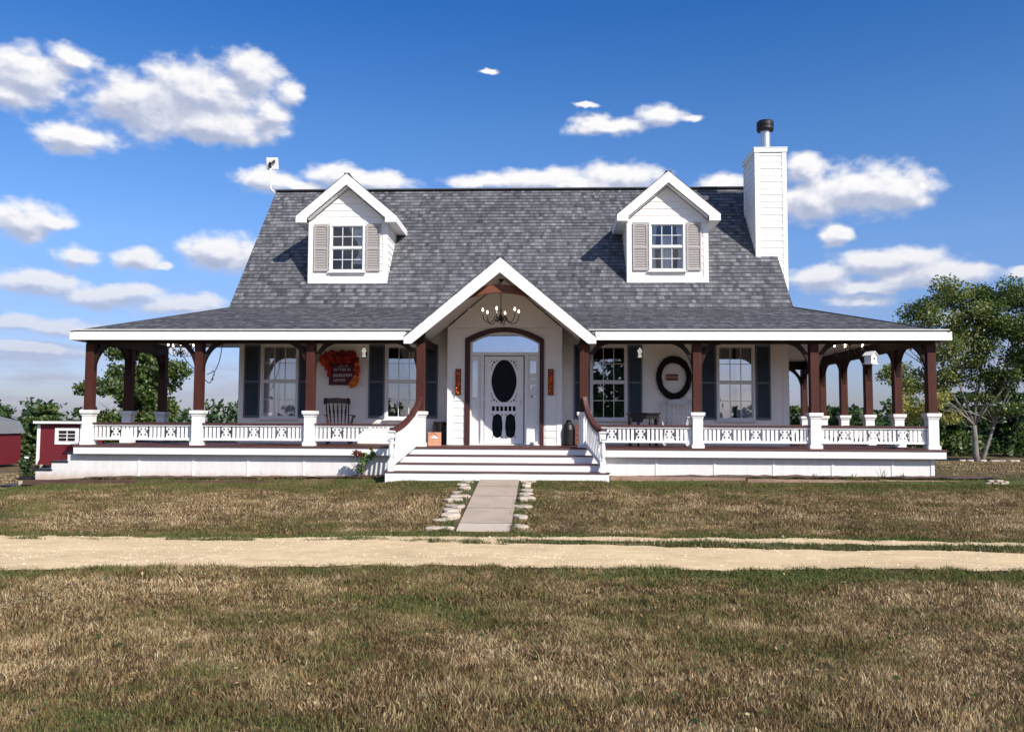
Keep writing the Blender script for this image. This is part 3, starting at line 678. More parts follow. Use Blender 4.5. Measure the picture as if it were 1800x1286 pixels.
slope(roof, (XE, 0, ZE), (0, 1, 0), (-(XE-XG), 0, ZB-ZE), [[(-.30, 0), (YRt, 0), (YRt, Ls_), (YW, Ls_)]])
slope(roof, (-XE, 0, ZE), (0, -1, 0), (XE-XG, 0, ZB-ZE), [[(-YL, 0), (.30, 0), (-YW, Ls_), (-YL, Ls_)]])
ro = roof.build('roof', SHINGLE, house)
mb = MB()                                              # caps on ridge and hips
mb.bar((-XG, YR, ZR+.012), (XG, YR, ZR+.012), .22, .03)
for s in (-1, 1): mb.bar((s*XE, -.30, ZE+.01), (s*XG, YW, ZB+.01), .14, .02)
mb.build('ridge_cap', RIDGE, ro)
mb = MB()                                              # roof deck under the shingles
def sheet(mb, pts, th=.02):
    pts = [Vector(p) for p in pts]; nrm = (pts[1]-pts[0]).cross(pts[2]-pts[0]).normalized()
    if nrm.z < 0: nrm = -nrm
    n = len(pts); vs = pts+[p-nrm*th for p in pts]
    mb.add(vs, [tuple(range(n)), tuple(reversed(range(n, 2*n)))]+[(i, (i+1) % n, (i+1) % n+n, i+n) for i in range(n)])
e = .012
sheet(mb, [(-XE, -.30, ZE-e), (XC-hw(ZE), -.30, ZE-e), (XC-hw(ZB), YW, ZB-e), (-XG, YW, ZB-e)])
sheet(mb, [(XC+hw(ZE), -.30, ZE-e), (XE, -.30, ZE-e), (XG, YW, ZB-e), (XC+hw(ZB), YW, ZB-e)])
sheet(mb, [(XG, YW, ZB-e), (XE, -.30, ZE-e), (XE, YRt, ZE-e), (XG, YRt, ZB-e)])
sheet(mb, [(-XE, -.30, ZE-e), (-XG, YW, ZB-e), (-XG, YL, ZB-e), (-XE, YL, ZE-e)])
for s in (-1, 1): sheet(mb, [(s*XG, YW, ZB-.02), (s*XG, YR, ZR-.02), (s*(XG-.35), YR, ZR-.02), (s*(XG-.35), YW, ZB-.02)], .04)
mb.build('roof_deck', CEIL, ro)
# gable rake boards
mb = MB()
for s in (-1, 1):
    x = s*(XG-.014)
    for (ya, yb) in ((YW, YR), (2*YR-YW, YR)):
        mb.add([(x-.012, ya, ZB-.2), (x+.012, ya, ZB-.2), (x+.012, yb, ZR-.2), (x-.012, yb, ZR-.2), (x-.012, ya, ZB-.012), (x+.012, ya, ZB-.012), (x+.012, yb, ZR-.012), (x-.012, yb, ZR-.012)],
               [(0, 1, 2, 3), (4, 7, 6, 5), (0, 4, 5, 1), (1, 5, 6, 2), (2, 6, 7, 3), (3, 7, 4, 0)])
split(mb, 'rake_board', WHITE, ro)

# clapboard: real laps
def laps(mb, x0, x1, z0, z1, y, exp=.165, holes=(), poly=None, axis='x', out=-1, zstart=None):
    """courses between x0..x1 along X (or along Y when axis='y'); out = outward sign"""
    zs = z0 if zstart is None else zstart; k = math.floor((z0-zs)/exp+1e-6)
    def pt(u, d, z): return (u, y+out*d, z) if axis == 'x' else (y+out*d, u, z)
    while zs+k*exp < z1-1e-4:
        a = max(z0, zs+k*exp); b = min(z1, zs+(k+1)*exp); iv = [(x0, x1, x0, x1)]
        if poly:
            band = clip(clip(poly, 0, 1, b), 0, -1, -a)
            if len(band) < 3: k += 1; continue
            lo = [p[0] for p in band if abs(p[1]-a) < 1e-4] or [band[0][0]]; hi = [p[0] for p in band if abs(p[1]-b) < 1e-4] or [sum(p[0] for p in band)/len(band)]
            if len([p for p in band if abs(p[1]-b) < 1e-4]) == 0: b = max(p[1] for p in band); hi = [p[0] for p in band if abs(p[1]-b) < 1e-4]
            iv = [(min(lo), max(lo), min(hi), max(hi))]
        for hx0, hx1, hz0, hz1 in holes:
            if b <= hz0 or a >= hz1: continue
            # split at hole (cut slightly generous; trim covers the edge)
            niv = []
            for l0, r0, l1, r1 in iv:
                if hx0 > l0: niv.append((l0, min(r0, hx0), l1, min(r1, hx0)))
                if hx1 < r0: niv.append((max(l0, hx1), r0, max(l1, hx1), r1))
            iv = niv
        for l0, r0, l1, r1 in iv:
            vs = [pt(l0, .020, a), pt(r0, .020, a), pt(r1, .006, b), pt(l1, .006, b), pt(l0, .004, a), pt(r0, .004, a)]
            mb.add(vs, [(0, 1, 2, 3), (4, 5, 1, 0)])
        k += 1
    return mb
def backing(mb, x0, x1, z0, z1, y0, y1, holes):
    xs_ = sorted({x0, x1, *[h for q in holes for h in q[:2]]}); zs_ = sorted({z0, z1, *[h for q in holes for h in q[2:]]})
    for a, b in zip(xs_[:-1], xs_[1:]):
        for c, d_ in zip(zs_[:-1], zs_[1:]):
            if any(q[0] < (a+b)/2 < q[1] and q[2] < (c+d_)/2 < q[3] for q in holes): continue
            mb.box(a, b, y0, y1, c, d_)
WZ0, WZ1 = .575, 2.325
WINS = [(-5.35, .90), (-2.41, .88), (2.36, .86), (5.27, .875)]
wh = [(cx_-w/2+.03, cx_+w/2-.03, WZ0+.03, WZ1-.03) for cx_, w in WINS]
EX0, EX1, EY = -1.29, 1.25, 1.47
hall = wh+[(EX0+.05, EX1-.05, -.1, 2.6)]
mb = MB(); backing(mb, XL, XR, -.05, 2.75, YW, YW+.12, hall)
mb.box(XL, XL+.12, YW+.12, YB, -.05, 3.1); mb.box(XR-.12, XR, YW+.12, YB, -.05, 3.1); mb.box(XL, XR, YB, YB+.12, -.05, 3.1)
mb.prism([(0, 3.1), (0, 3.11), (YR-YW, ZR-.05), (2*(YR-YW), 3.11), (2*(YR-YW), 3.1)], 0, .1, Matrix(((0, 1, 0, XL), (1, 0, 0, YW), (0, 0, 1, 0), (0, 0, 0, 1))))
mb.prism([(0, 3.1), (0, 3.11), (YR-YW, ZR-.05), (2*(YR-YW), 3.11), (2*(YR-YW), 3.1)], 0, .1, Matrix(((0, 1, 0, XR-.1), (1, 0, 0, YW), (0, 0, 1, 0), (0, 0, 0, 1))))
wall = mb.build('wall', SIDING, house)
mb = MB(); laps(mb, XL+.1, XR-.1, 0, 2.75, YW, holes=hall)
laps(mb, YW+.1, YB, 0, 3.1, XL, axis='y', out=-1); laps(mb, YW+.1, YB, 0, 3.1, XR, axis='y', out=1)
gp_ = [(YW, 3.1), (2*YR-YW, 3.1), (YR, ZR-.06)]
laps(mb, 0, 0, 3.1, ZR, XL, axis='y', out=-1, poly=gp_); laps(mb, 0, 0, 3.1, ZR, XR, axis='y', out=1, poly=gp_)
mb.build('clapboard', SIDING, wall)
mb = MB()
for x0, x1 in ((XL-.026, XL+.10), (XR-.10, XR+.026)): mb.box(x0, x1, YW-.03, YW+.1, 0, 2.42)
mb.box(XL+.1, EX0, YW-.028, YW-.002, 0, .10); mb.box(EX1, XR-.1, YW-.028, YW-.002, 0, .10)
split(mb, 'corner_board', WHITE, wall, bevel=.003)
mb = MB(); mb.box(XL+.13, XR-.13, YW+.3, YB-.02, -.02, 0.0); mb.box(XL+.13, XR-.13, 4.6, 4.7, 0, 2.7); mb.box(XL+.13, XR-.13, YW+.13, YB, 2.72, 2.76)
mb.build('interior', DARKROOM, house)

def curtain(parent, x0, x1, z0, z1, y, gather=0, seed=0, amp=.02):
    r = random.Random(seed); nx_ = max(12, int((x1-x0)*70)); nz_ = 14; vs = []; fs = []; ph = r.uniform(0, 6)
    for j in range(nz_+1):
        t = j/nz_; z = z1+(z0-z1)*t
        for i in range(nx_+1):
            u = i/nx_; x = x0+(x1-x0)*u
            if gather > 0: x = x0+(x1-x0)*(1-(1-u)*(1-gather*math.sin(math.pi*min(1, t*1.0)**1.3*.9)))
            if gather < 0: x = x0+(x1-x0)*u*(1+gather*math.sin(math.pi*min(1, t)**1.3*.9))
            vs.append((x, y+amp*math.sin(u*(x1-x0)*62+ph+.6*math.sin(t*3))+amp*.5*math.sin(u*31+ph*2), z))
    n = nx_+1
    fs = [(j*n+i, j*n+i+1, (j+1)*n+i+1, (j+1)*n+i) for j in range(nz_) for i in range(nx_)]
    MB().add(vs, fs).build('curtain', CURTAIN, parent, smooth=True)
def window(cx_, w, z0, z1, y, cols, rows, gmat, label=None, split=.5):
    """double-hung window: frame is the part, its pane and muntins under it"""
    x0, x1 = cx_-w/2, cx_+w/2; t = .05; mb = MB()
    mb.box(x0, x0+t, y-.045, y+.06, z0, z1); mb.box(x1-t, x1, y-.045, y+.06, z0, z1); mb.box(x0+t, x1-t, y-.045, y+.06, z1-t, z1); mb.box(x0+t, x1-t, y-.045, y+.06, z0, z0+t*.8)
    fo = mb.build('window', TRIM, house, bevel=.004)
    if label: fo['label'] = label
    MB().box(x0-.03, x1+.03, y-.075, y-.002, z0-.035, z0-.002).build('sill', TRIM, fo, bevel=.003)
    zm = z0+(z1-z0)*split; mb = MB()
    mb.box(x0+t, x1-t, y-.022, y+.03, zm-.022, zm+.022)
    a, b = x0+t, x1-t
    for zz0, zz1 in ((z0+t*.8, zm-.022), (zm+.022, z1-t)):
        yy = y-.012 if zz0 > zm else y+.004
        mb.box(a, a+.022, yy, yy+.03, zz0, zz1); mb.box(b-.022, b, yy, yy+.03, zz0, zz1); mb.box(a+.022, b-.022, yy, yy+.03, zz0, zz0+.02); mb.box(a+.022, b-.022, yy, yy+.03, zz1-.02, zz1)
        for i in range(1, cols):
            xx = a+.022+(b-a-.044)*i/cols; mb.box(xx-.008, xx+.008, yy+.002, yy+.028, zz0+.02, zz1-.02)
        for i in range(1, rows):
            q = zz0+.02+(zz1-zz0-.04)*i/rows; mb.box(a+.022, b-.022, yy+.004, yy+.026, q-.008, q+.008)
    mb.build('sash', TRIM, fo)
    mb = MB(); mb.add([(a+.02, y+.003, zm), (b-.02, y+.003, zm), (b-.02, y+.003, z1-t), (a+.02, y+.003, z1-t)], [(0, 1, 2, 3)])
    mb.add([(a+.02, y+.019, z0+t*.8), (b-.02, y+.019, z0+t*.8), (b-.02, y+.019, zm), (a+.02, y+.019, zm)], [(0, 1, 2, 3)])
    mb.build('pane', gmat, fo)
    return fo
def shutter(x0, x1, z0, z1, y, m, parent, arch=False, label=None):
    mb = MB(); s = .035; zm = z0+(z1-z0)*(.49 if not arch else .48)
    mb.box(x0, x0+s, y-.035, y, z0, z1); mb.box(x1-s, x1, y-.035, y, z0, z1)
    for a, b in ((z0, z0+.05), (zm-.02, zm+.02), (z1-.05, z1)): mb.box(x0+s, x1-s, y-.034, y, a, b)
    if arch: mb.prism([(x0+s, z1-.05), (x0+s, z1-.10), (x0+s+.03, z1-.062), ((x0+x1)/2, z1-.052), (x1-s-.03, z1-.062), (x1-s, z1-.10), (x1-s, z1-.05)], y-.033, y)
    lv = MB(); lv.box(x0+s, x1-s, y-.008, y-.002, z0, z1)
    for a, b in ((z0+.05, zm-.02), (zm+.02, z1-.05)):
        n = int((b-a)/.038)
        for i in range(n):
            q = a+(b-a)*(i+.5)/n
            lv.add([(x0+s, y-.028, q-.016), (x1-s, y-.028, q-.016), (x1-s, y-.010, q+.016), (x0+s, y-.010, q+.016), (x0+s, y-.024, q-.020), (x1-s, y-.024, q-.020)], [(0, 1, 2, 3), (4, 5, 1, 0)])
    o = mb.build('shutter', m, parent); lv.build('louvers', LOUV if m is SHUT else m, o)
    if label: o['label'] = label
    return o
YG = YW-.01
for i, (cx_, w) in enumerate(WINS):
    fo = window(cx_, w, WZ0, WZ1, YG, 3, 2, GLASS, ['window with full white curtains', 'window with a white curtain drawn to the right', 'dark window without curtains', 'window with white curtains parted in the middle'][i])
    a, b = cx_-w/2+.05, cx_+w/2-.05
    if i == 0:
        curtain(fo, a-.02, cx_-.02, WZ0, WZ1, YG+.065, -.10, 1); curtain(fo, cx_-.01, b+.02, WZ0, WZ1, YG+.065, .02, 2)
    if i == 1: curtain(fo, cx_-.15, b+.02, WZ0, WZ1, YG+.065, .55, 3)
    if i == 3:
        curtain(fo, a-.02, cx_-.04, WZ0, WZ1, YG+.065, -.05, 4); curtain(fo, cx_+.02, b+.02, WZ0, WZ1, YG+.065, .05, 5)
for x0, x1 in ((-6.19, -5.81), (-4.89, -4.53), (-3.235, -2.862), (-1.955, -1.61), (1.555, 1.915), (2.80, 3.13), (4.47, 4.82), (5.72, 6.06)):
    shutter(x0, x1, WZ0+.02, WZ1-.01, YW-.022, SHUT, house)

# entry vestibule
GI = GZ-.13                                            # underside apex of the entry gable
mb = MB()
zt = lambda x: GI-.02-GS*abs(x-XC)
tp = [(EX0, 0), (-.80, 0), (-.80, 2.30)]
arc = lambda x, zc, zs, hwid: zs+(zc-zs)*(1-((x-XC)/hwid)**2)
ax = [-.80+i*(1.57/16) for i in range(17)]
HOLE = (-.80, .77)
aa = [(x, arc(x, 2.545, 2.31, .785)) for x in ax]
left = [(EX0, 0), (-.80, 0)]+[(x, z) for x, z in aa if x <= XC+.03]+[(XC+.03, GI-.05), (EX0, zt(EX0))]
right = [(.77, 0), (EX1, 0), (EX1, zt(EX1)), (XC+.03, GI-.05)]+[(x, z) for x, z in aa if x >= XC+.03][:]
mb2 = MB(); mb2.prism(left, EY, EY+.1); mb2.prism(right, EY, EY+.1)
mb2.box(EX0, EX0+.1, EY+.1, YW+.1, 0, 2.6); mb2.box(EX1-.1, EX1, EY+.1, YW+.1, 0, 2.6)
ev = mb2.build('entry_wall', SIDING, house)
mb = MB()
laps(mb, 0, 0, 0, 2.62, EY, holes=[(-.92, .90, -.1, 2.40)], poly=[(EX0+.10, 0), (EX1-.10, 0), (EX1-.10, zt(EX1-.1)), (XC, GI), (EX0+.10, zt(EX0+.1))])
laps(mb, 0, 0, 2.62, GI, EY, poly=[(EX0+.10, 0), (EX1-.10, 0), (EX1-.10, zt(EX1-.1)), (XC, GI-.01), (EX0+.10, zt(EX0+.1))], zstart=0)
laps(mb, EY+.1, YW, 0, 2.6, EX0, axis='y', out=-1); laps(mb, EY+.1, YW, 0, 2.6, EX1, axis='y', out=1)
mb.build('clapboard', SIDING, ev)
mb = MB()
for a, b, c, d_ in ((EX0-.024, EX0+.10, 0, zt(EX0)), (EX1-.10, EX1+.024, 0, zt(EX1))): mb.box(a, b, EY-.028, EY+.1, c, d_)
split(mb, 'corner_board', WHITE, ev, bevel=.003)
# brown arched casing
ot = [(XC-.885+i*(1.77/20)) for i in range(21)]
outer = [(-.915, 0), (-.915, 2.385)]+[(x, arc(x, 2.655, 2.39, .89)) for x in ot]+[(.865, 2.385), (.865, 0)]
inner = [(.77, 0), (.77, 2.31)]+[(x, z-.004) for x, z in reversed(aa)]+[(-.80, 2.31), (-.80, 0)]
plate('door_casing', [outer+inner], .06, FXZ(0, EY-.012, 0), CASING, house)
# white frame, transom, sidelights, door
dz = MB()
YD = EY+.085
wf = MB()
wf.box(-.80, -.765, EY+.005, YD+.05, 0, 2.31); wf.box(.735, .77, EY+.005, YD+.05, 0, 2.31)
wf.box(-.765, .735, EY+.015, YD+.05, 2.02, 2.09)
wf.box(-.56, -.49, EY+.02, YD+.05, 0, 2.02); wf.box(.43, .50, EY+.02, YD+.05, 0, 2.02)
wf.box(-.80, .77, EY-.04, YD+.05, -.004, .022)
df = wf.build('door_frame', WHITE, house, bevel=.003)
ai = [(x, arc(x, 2.545, 2.31, .785)-.003) for x in ax]
an = [(x, arc(x, 2.515, 2.27, .80)) for x in [-.765+i*1.5/16 for i in range(17)]]
plate('transom_frame', [ai+list(reversed(an))], .06, FXZ(0, YD-.02, 0), WHITE, df)
tr = plate('transom', [[(-.765, 2.09), (.735, 2.09)]+list(reversed(an))], .006, FXZ(0, YD+.015, 0), GLASS, house)
for x0, x1, gx0, gx1 in ((-.765, -.56, -.755, -.635), (.50, .735, .555, .69)):
    gz0, gz1 = 1.07, 1.90
    sl_ = plate('sidelight', [rect(x0, x1, .022, 2.02), rect(gx0, gx1, gz0, gz1)], .04, FXZ(0, YD+.01, 0), WHITE, house)
    mb = MB(); mb.add([(gx0-.01, YD+.01, gz0-.01), (gx1+.01, YD+.01, gz0-.01), (gx1+.01, YD+.01, gz1+.01), (gx0-.01, YD+.01, gz1+.01)], [(0, 1, 2, 3)]); mb.build('pane', GLASS, sl_); MB().box(gx0-.02, gx1+.02, YD+.035, YD+.04, gz0-.02, gz1+.02).build('sheer', CURTAIN, sl_)
    plate('moulding', [rect(gx0-.018, gx1+.018, gz0-.018, gz1+.018), rect(gx0, gx1, gz0, gz1)], .012, FXZ(0, YD-.016, 0), TRIM, sl_)
# screen door with fretwork
def lob(cx_, cy_, rx, ry, n, k, amp, p=2.6):
    out = []
    for (x, y) in ell(0, 0, rx, ry, n, p): out.append((x, y))
    res = []
    for i, (x, y) in enumerate(out):
        t = 2*math.pi*i/n; q = 1+amp*math.cos(k*t); res.append((cx_+x*q, cy_+y*q))
    return res
DX = -.035; ov = []
for i in range(64):
    t = 2*math.pi*i/64; q = 1+.045*math.cos(2*t)*abs(math.cos(t))**6*1.2; ov.append((DX+.272*q*math.cos(t), 1.44+.485*math.sin(t)*(1 if abs(math.sin(t)) < .985 else .99)))
holes = [ov]
for sx in (-1, 1):
    for sz in (-1, 1):
        for (a, b, rx, ry) in ((.225, .425, .020, .030), (.165, .455, .017, .018), (.262, .36, .010, .035), (.285, .455, .014, .012), (.29, .29, .007, .03), (.11, .478, .012, .006)):
            holes.append([(DX+sx*(a+.0)+q[0], 1.44+sz*b+q[1]) for q in ell(0, 0, rx, ry, 12)])
for i in range(6):
    x = DX-.27+i*.0935; holes.append(rect(x, x+.066, .765, .872))
for sx in (-1, 1):
    holes.append(lob(DX+sx*.148, .43, .115, .262, 40, 8, .035, 3.2))
    for ux in (-1, 1):
        for uz in (-1, 1):
            cxh, czh = DX+sx*.148+ux*.108, .43+uz*.255
            holes.append([(cxh-ux*.03, czh+uz*.012), (cxh+ux*.012, czh+uz*.012), (cxh+ux*.012, czh-uz*.035)][::(1 if ux*uz > 0 else -1)])
sd = plate('screen_door', [rect(-.475, .405, .03, 2.0)]+holes, .035, FXZ(0, YD-.02, 0), WHITE, house)
MB().box(-.455, .385, YD+.001, YD+.006, .06, 1.97).build('screen_mesh', SCREEN, sd)
MB().box(-.48, .41, YD+.03, YD+.06, .03, 2.0).build('inner_door', NEARBLACK, sd)
mb = MB(); mb.tube([(.35, YD-.075, .90), (.35, YD-.075, 1.0)], .009, 8); mb.bar((.35, YD-.04, .91), (.35, YD-.075, .91), .012); mb.bar((.35, YD-.04, .99), (.35, YD-.075, .99), .012); mb.build('door_handle', GALV, sd)
mb = MB(); [mb.box(-.495, -.468, YD-.05, YD-.037, z, z+.06) for z in (.2, 1.0, 1.8)]; split(mb, 'hinge', GALV, sd)
mb = MB(); mb.box(.56, .69, YD-.012, YD-.006, 1.50, 1.62); mb.box(.562, .688, YD-.012, YD-.006, 1.36, 1.485)
tag(mb.build('posted_notice', PAPER), 'blank white notices taped high on the right sidelight of the front door', 'notice')
mb = MB(); mb.add([(.562, YD-.010, 1.13), (.565, YD-.010, 1.27), (.60, YD-.010, 1.26), (.61, YD-.010, 1.33), (.688, YD-.010, 1.335), (.688, YD-.010, 1.10), (.64, YD-.010, 1.10), (.60, YD-.010, 1.13)], [tuple(range(8))])
mb.add([(a, b+.003, c) for a, b, c in mb.v], [tuple(reversed(range(8)))])
tag(mb.build('posted_notice', PAPER), 'torn white paper sheet stuck lower on the right sidelight', 'notice')

# entry gable roof
mb = MB()
GE = 1.93; GLn = math.hypot(GE, GE*GS)
zz = GZ-GS*GE
# each side: u along Y, v up the slope
slope(mb, (XC+GE, 0, zz), (0, 1, 0), (-GE, 0, GE*GS), [[(-.47, 0), (-.10, 0), (2.95, GLn), (-.47, GLn)]])
slope(mb, (XC-GE, 0, zz), (0, -1, 0), (GE, 0, GE*GS), [[(.10, 0), (.47, 0), (.47, GLn), (-2.95, GLn)]])
eg = mb.build('entry_gable', SHINGLE, house)
mb = MB()
for s in (-1, 1):
    mb.add([(XC, -.44, GZ-.11), (XC+s*1.84, -.44, GZ-.11-GS*1.84), (XC+s*1.84, EY+.02, GZ-.11-GS*1.84), (XC, EY+.02, GZ-.11)], [(0, 1, 2, 3) if s > 0 else (3, 2, 1, 0)])
    sheet(mb, [(XC, -.44, GZ-.01), (XC+s*GE, -.44, GZ-.01-GS*GE), (XC+s*GE, -.02, GZ-.01-GS*GE), (XC+s*.7, 2.2, GZ-.01-GS*.7), (XC, 2.9, GZ-.01)])
mb.build('soffit', CEIL, eg)
rk = [(XC, GZ+.004), (XC+GE+.03, GZ-GS*(GE+.03)), (XC+GE+.03, 2.105), (XC+1.80, 2.105), (XC, GZ-.31), (XC-1.80, 2.105), (XC-GE-.03, 2.105), (XC-GE-.03, GZ-GS*(GE+.03))]
plate('rake_board', [rk[::-1]], .04, FXZ(0, -.465, 0), WHITE, eg)
mb = MB(); mb.bar((XC, -.48, GZ+.006), (XC, 2.7, GZ+.006), .16, .02)
for s in (-1, 1): mb.bar((XC, -.478, GZ+.008), (XC+s*(GE+.03), -.478, GZ+.008-GS*(GE+.03)), .03, .014, up=(0, 1, 0))
mb.build('ridge_cap', RIDGE, eg)
# curved tie beam between the stair posts
n = 24; cr = []; 
for i in range(n+1):
    x = -.93+1.86*i/n; cr.append((XC+x, min(3.345-.245*(abs(x)/.95)**2, GZ-.115-GS*abs(x)-.005)))
lo_ = [(x, 3.345-.245*(abs(x-XC)/.95)**2-.165) for x, z in cr]
mb = MB()
for i in range(n):
    (mb.prism([lo_[i], lo_[i+1], cr[i+1], cr[i]], -.28, -.18) if cr[i][1] > lo_[i][1]+.01 and cr[i+1][1] > lo_[i+1][1]+.01 else None)
mb.build('tie_beam', TIE, eg)

# porch roof edge: fascia, soffit, beams, ceiling
mb = MB()
FZ = 2.192
gl, grr = XC-GE-.02, XC+GE+.02
mb.box(-XE-.012, gl, -.325, -.295, FZ, ZE); mb.box(grr, XE+.012, -.325, -.295, FZ, ZE)
mb.box(XE-.014, XE+.014, -.294, YRt, FZ, ZE); mb.box(-XE-.014, -XE+.014, -.294, YL, FZ, ZE)
mb.box(XR, XE-.02, YRt-.03, YRt, FZ, ZE)
split(mb, 'fascia', WHITE, house, bevel=.004)
mb = MB()
BZ0, BZ1 = 2.145, 2.396
mb.box(-8.83, -1.62, -.07, .07, BZ0, BZ1); mb.box(1.62, 8.83, -.07, .07, BZ0, BZ1)
mb.box(8.68, 8.82, .07, 8.66, BZ0, BZ1-.004); mb.box(-8.82, -8.68, .07, 3.56, BZ0, BZ1-.004)
mb.box(XR, 8.67, 8.53, 8.67, BZ0, BZ1-.008)
for s in (-1, 1): mb.box(s*1.70-.06, s*1.70+.06, .07, YW, BZ0, BZ1-.10)
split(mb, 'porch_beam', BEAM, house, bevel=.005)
mb = MB(); zc = 2.40
mb.box(-XE+.02, -1.78, -.29, YW, zc, zc+.02); mb.box(1.78, XE-.02, -.29, YW, zc, zc+.02)
mb.box(XR, XE-.02, YW, YRt-.03, zc+.001, zc+.021); mb.box(-XE+.02, XL, YW, YL-.03, zc+.001, zc+.021)
for i in range(46):
    x = 1.9+i*.155
    if x < XE: mb.box(x, x+.01, -.25, (YRt-.1 if x > XR else YW), zc-.006, zc)
    if x < XE: mb.box(-x-.01, -x, -.25, (YL-.1 if x > -XL else YW), zc-.006, zc)
mb.build('porch_ceiling', CEIL, house)

# deck, skirt
mb = MB(); dx0, dx1 = -8.97, 8.95
def boards_x(x0, x1, y0, y1):
    y = y0
    while y < y1-.02:
        mb.box(x0, x1, y, min(y+.136, y1), -.03, 0); y += .142
boards_x(dx0, dx1, -.225, 2.10)
y = 2.14
x = dx0
while x < XL-.05: mb.box(x, min(x+.136, XL), 2.12, 3.8, -.03, -.001); x += .142
x = XR
while x < dx1-.02: mb.box(x, min(x+.136, dx1), 2.12, 8.9, -.03, -.001); x += .142
mb.build('deck', DECK, house)
mb = MB()
mb.box(dx0+.01, -2.02, -.20, -.17, -.185, -.032); mb.box(1.95, dx1-.01, -.20, -.17, -.185, -.032)
mb.box(dx0+.01, dx0+.04, -.17, 3.8, -.185, -.032); mb.box(dx1-.04, dx1-.01, -.17, 8.88, -.185, -.032)
split(mb, 'deck_fascia', WHITE, house, bevel=.004)
# skirt, grooved boards with battens; ground line drops to the left
def sb(x): return -.60+min(0, x)*.011-.04
j = [-8.80, -7.62, -6.46, -5.30, -4.12, -2.95, -2.05]; j2 = [1.98, 3.18, 4.36, 5.55, 6.73, 7.93, 8.74]
sks = []
for js in (j, j2):
    for a, b in zip(js[:-1], js[1:]):
        x = a; mb = MB()
        while x < b-.004:
            x2 = min(x+.20, b); mb.box(x+.0006, x2-.0006, -.045, -.028, sb(x)-.2, -.19); x = x2
        mb.box(a, b, -.028, -.01, sb(a)-.2, -.19); sks.append(mb.build('skirt', SKIRT, house))
mb = MB(); mb.box(8.72, 8.74, -.008, 8.8, -.9, -.19); mb.box(-8.80, -8.78, 1.72, 3.7, -.9, -.19)
sk = sks[0]; split(mb, 'skirt', SKIRT, house)
mb = MB()
for js in (j, j2):
    for a in js[1:-1]: mb.box(a-.022, a+.022, -.058, -.046, sb(a)-.2, -.25)
mb.box(8.69, 8.762, -.06, -.046, -.8, -.19); mb.box(8.742, 8.762, -.045, .05, -.8, -.19)
split(mb, 'batten', WHITE, sk)

# posts
def brace(parent, x, y, ax_, s, zs=0):
    pts = [(.085, 1.50+zs)]+[(.56-.475*math.cos(t), 1.50+zs+(BZ0-1.50-zs)*math.sin(t)) for t in [i*math.pi/2/12 for i in range(1, 13)]]+[(.27, BZ0), (.085, 1.90+zs*.5)]
    pts = [(s*a, b) for a, b in pts]
    if s < 0: pts = pts[::-1]
    if ax_ == 'x': Mx = Matrix(((1, 0, 0, x), (0, 0, -1, y), (0, 1, 0, 0), (0, 0, 0, 1)))
    else: Mx = Matrix(((0, 0, 1, x), (1, 0, 0, y), (0, 1, 0, 0), (0, 0, 0, 1)))
    plate('brace', [pts], .09, Mx, BEAM, parent)
def post(x, y, dirs, pier=True):
    mb = MB(); h_ = .0875
    mb.box(x-h_, x+h_, y-h_, y+h_, .72 if pier else .72, BZ0-.002)
    p = mb.build('porch_post', POST, house, bevel=.008)
    pm = MB()
    pm.lathe([(.128, 0), (.128, .075), (.104, .085), (.104, .60), (.115, .615), (.118, .645), (.140, .66), (.146, .70), (.146, .73), (.10, .732)], (x, y, 0), sq=True)
    pm.build('pier', WHITE, p, bevel=.004)
    for a, s in dirs: brace(p, x, y, a, s)
    return p
X4, X3, X2, X1 = 8.75, 6.40, 4.02, 1.70
for s in (-1, 1):
    post(s*X4, 0, [('x', -s), ('y', 1)]); post(s*X3, 0, [('x', 1), ('x', -1)]); post(s*X2, 0, [('x', 1), ('x', -1)]); post(s*X1, 0, [('x', s)])
for k in range(1, 6): post(X4, 1.742*k-.05, [('y', 1), ('y', -1)] if k < 5 else [('y', -1), ('x', -1)])
for k in range(1, 3): post(-X4, 1.742*k-.05, [('y', 1), ('y', -1)] if k < 2 else [('y', -1)])
post(6.62+.2, 8.55, [('x', 1)])

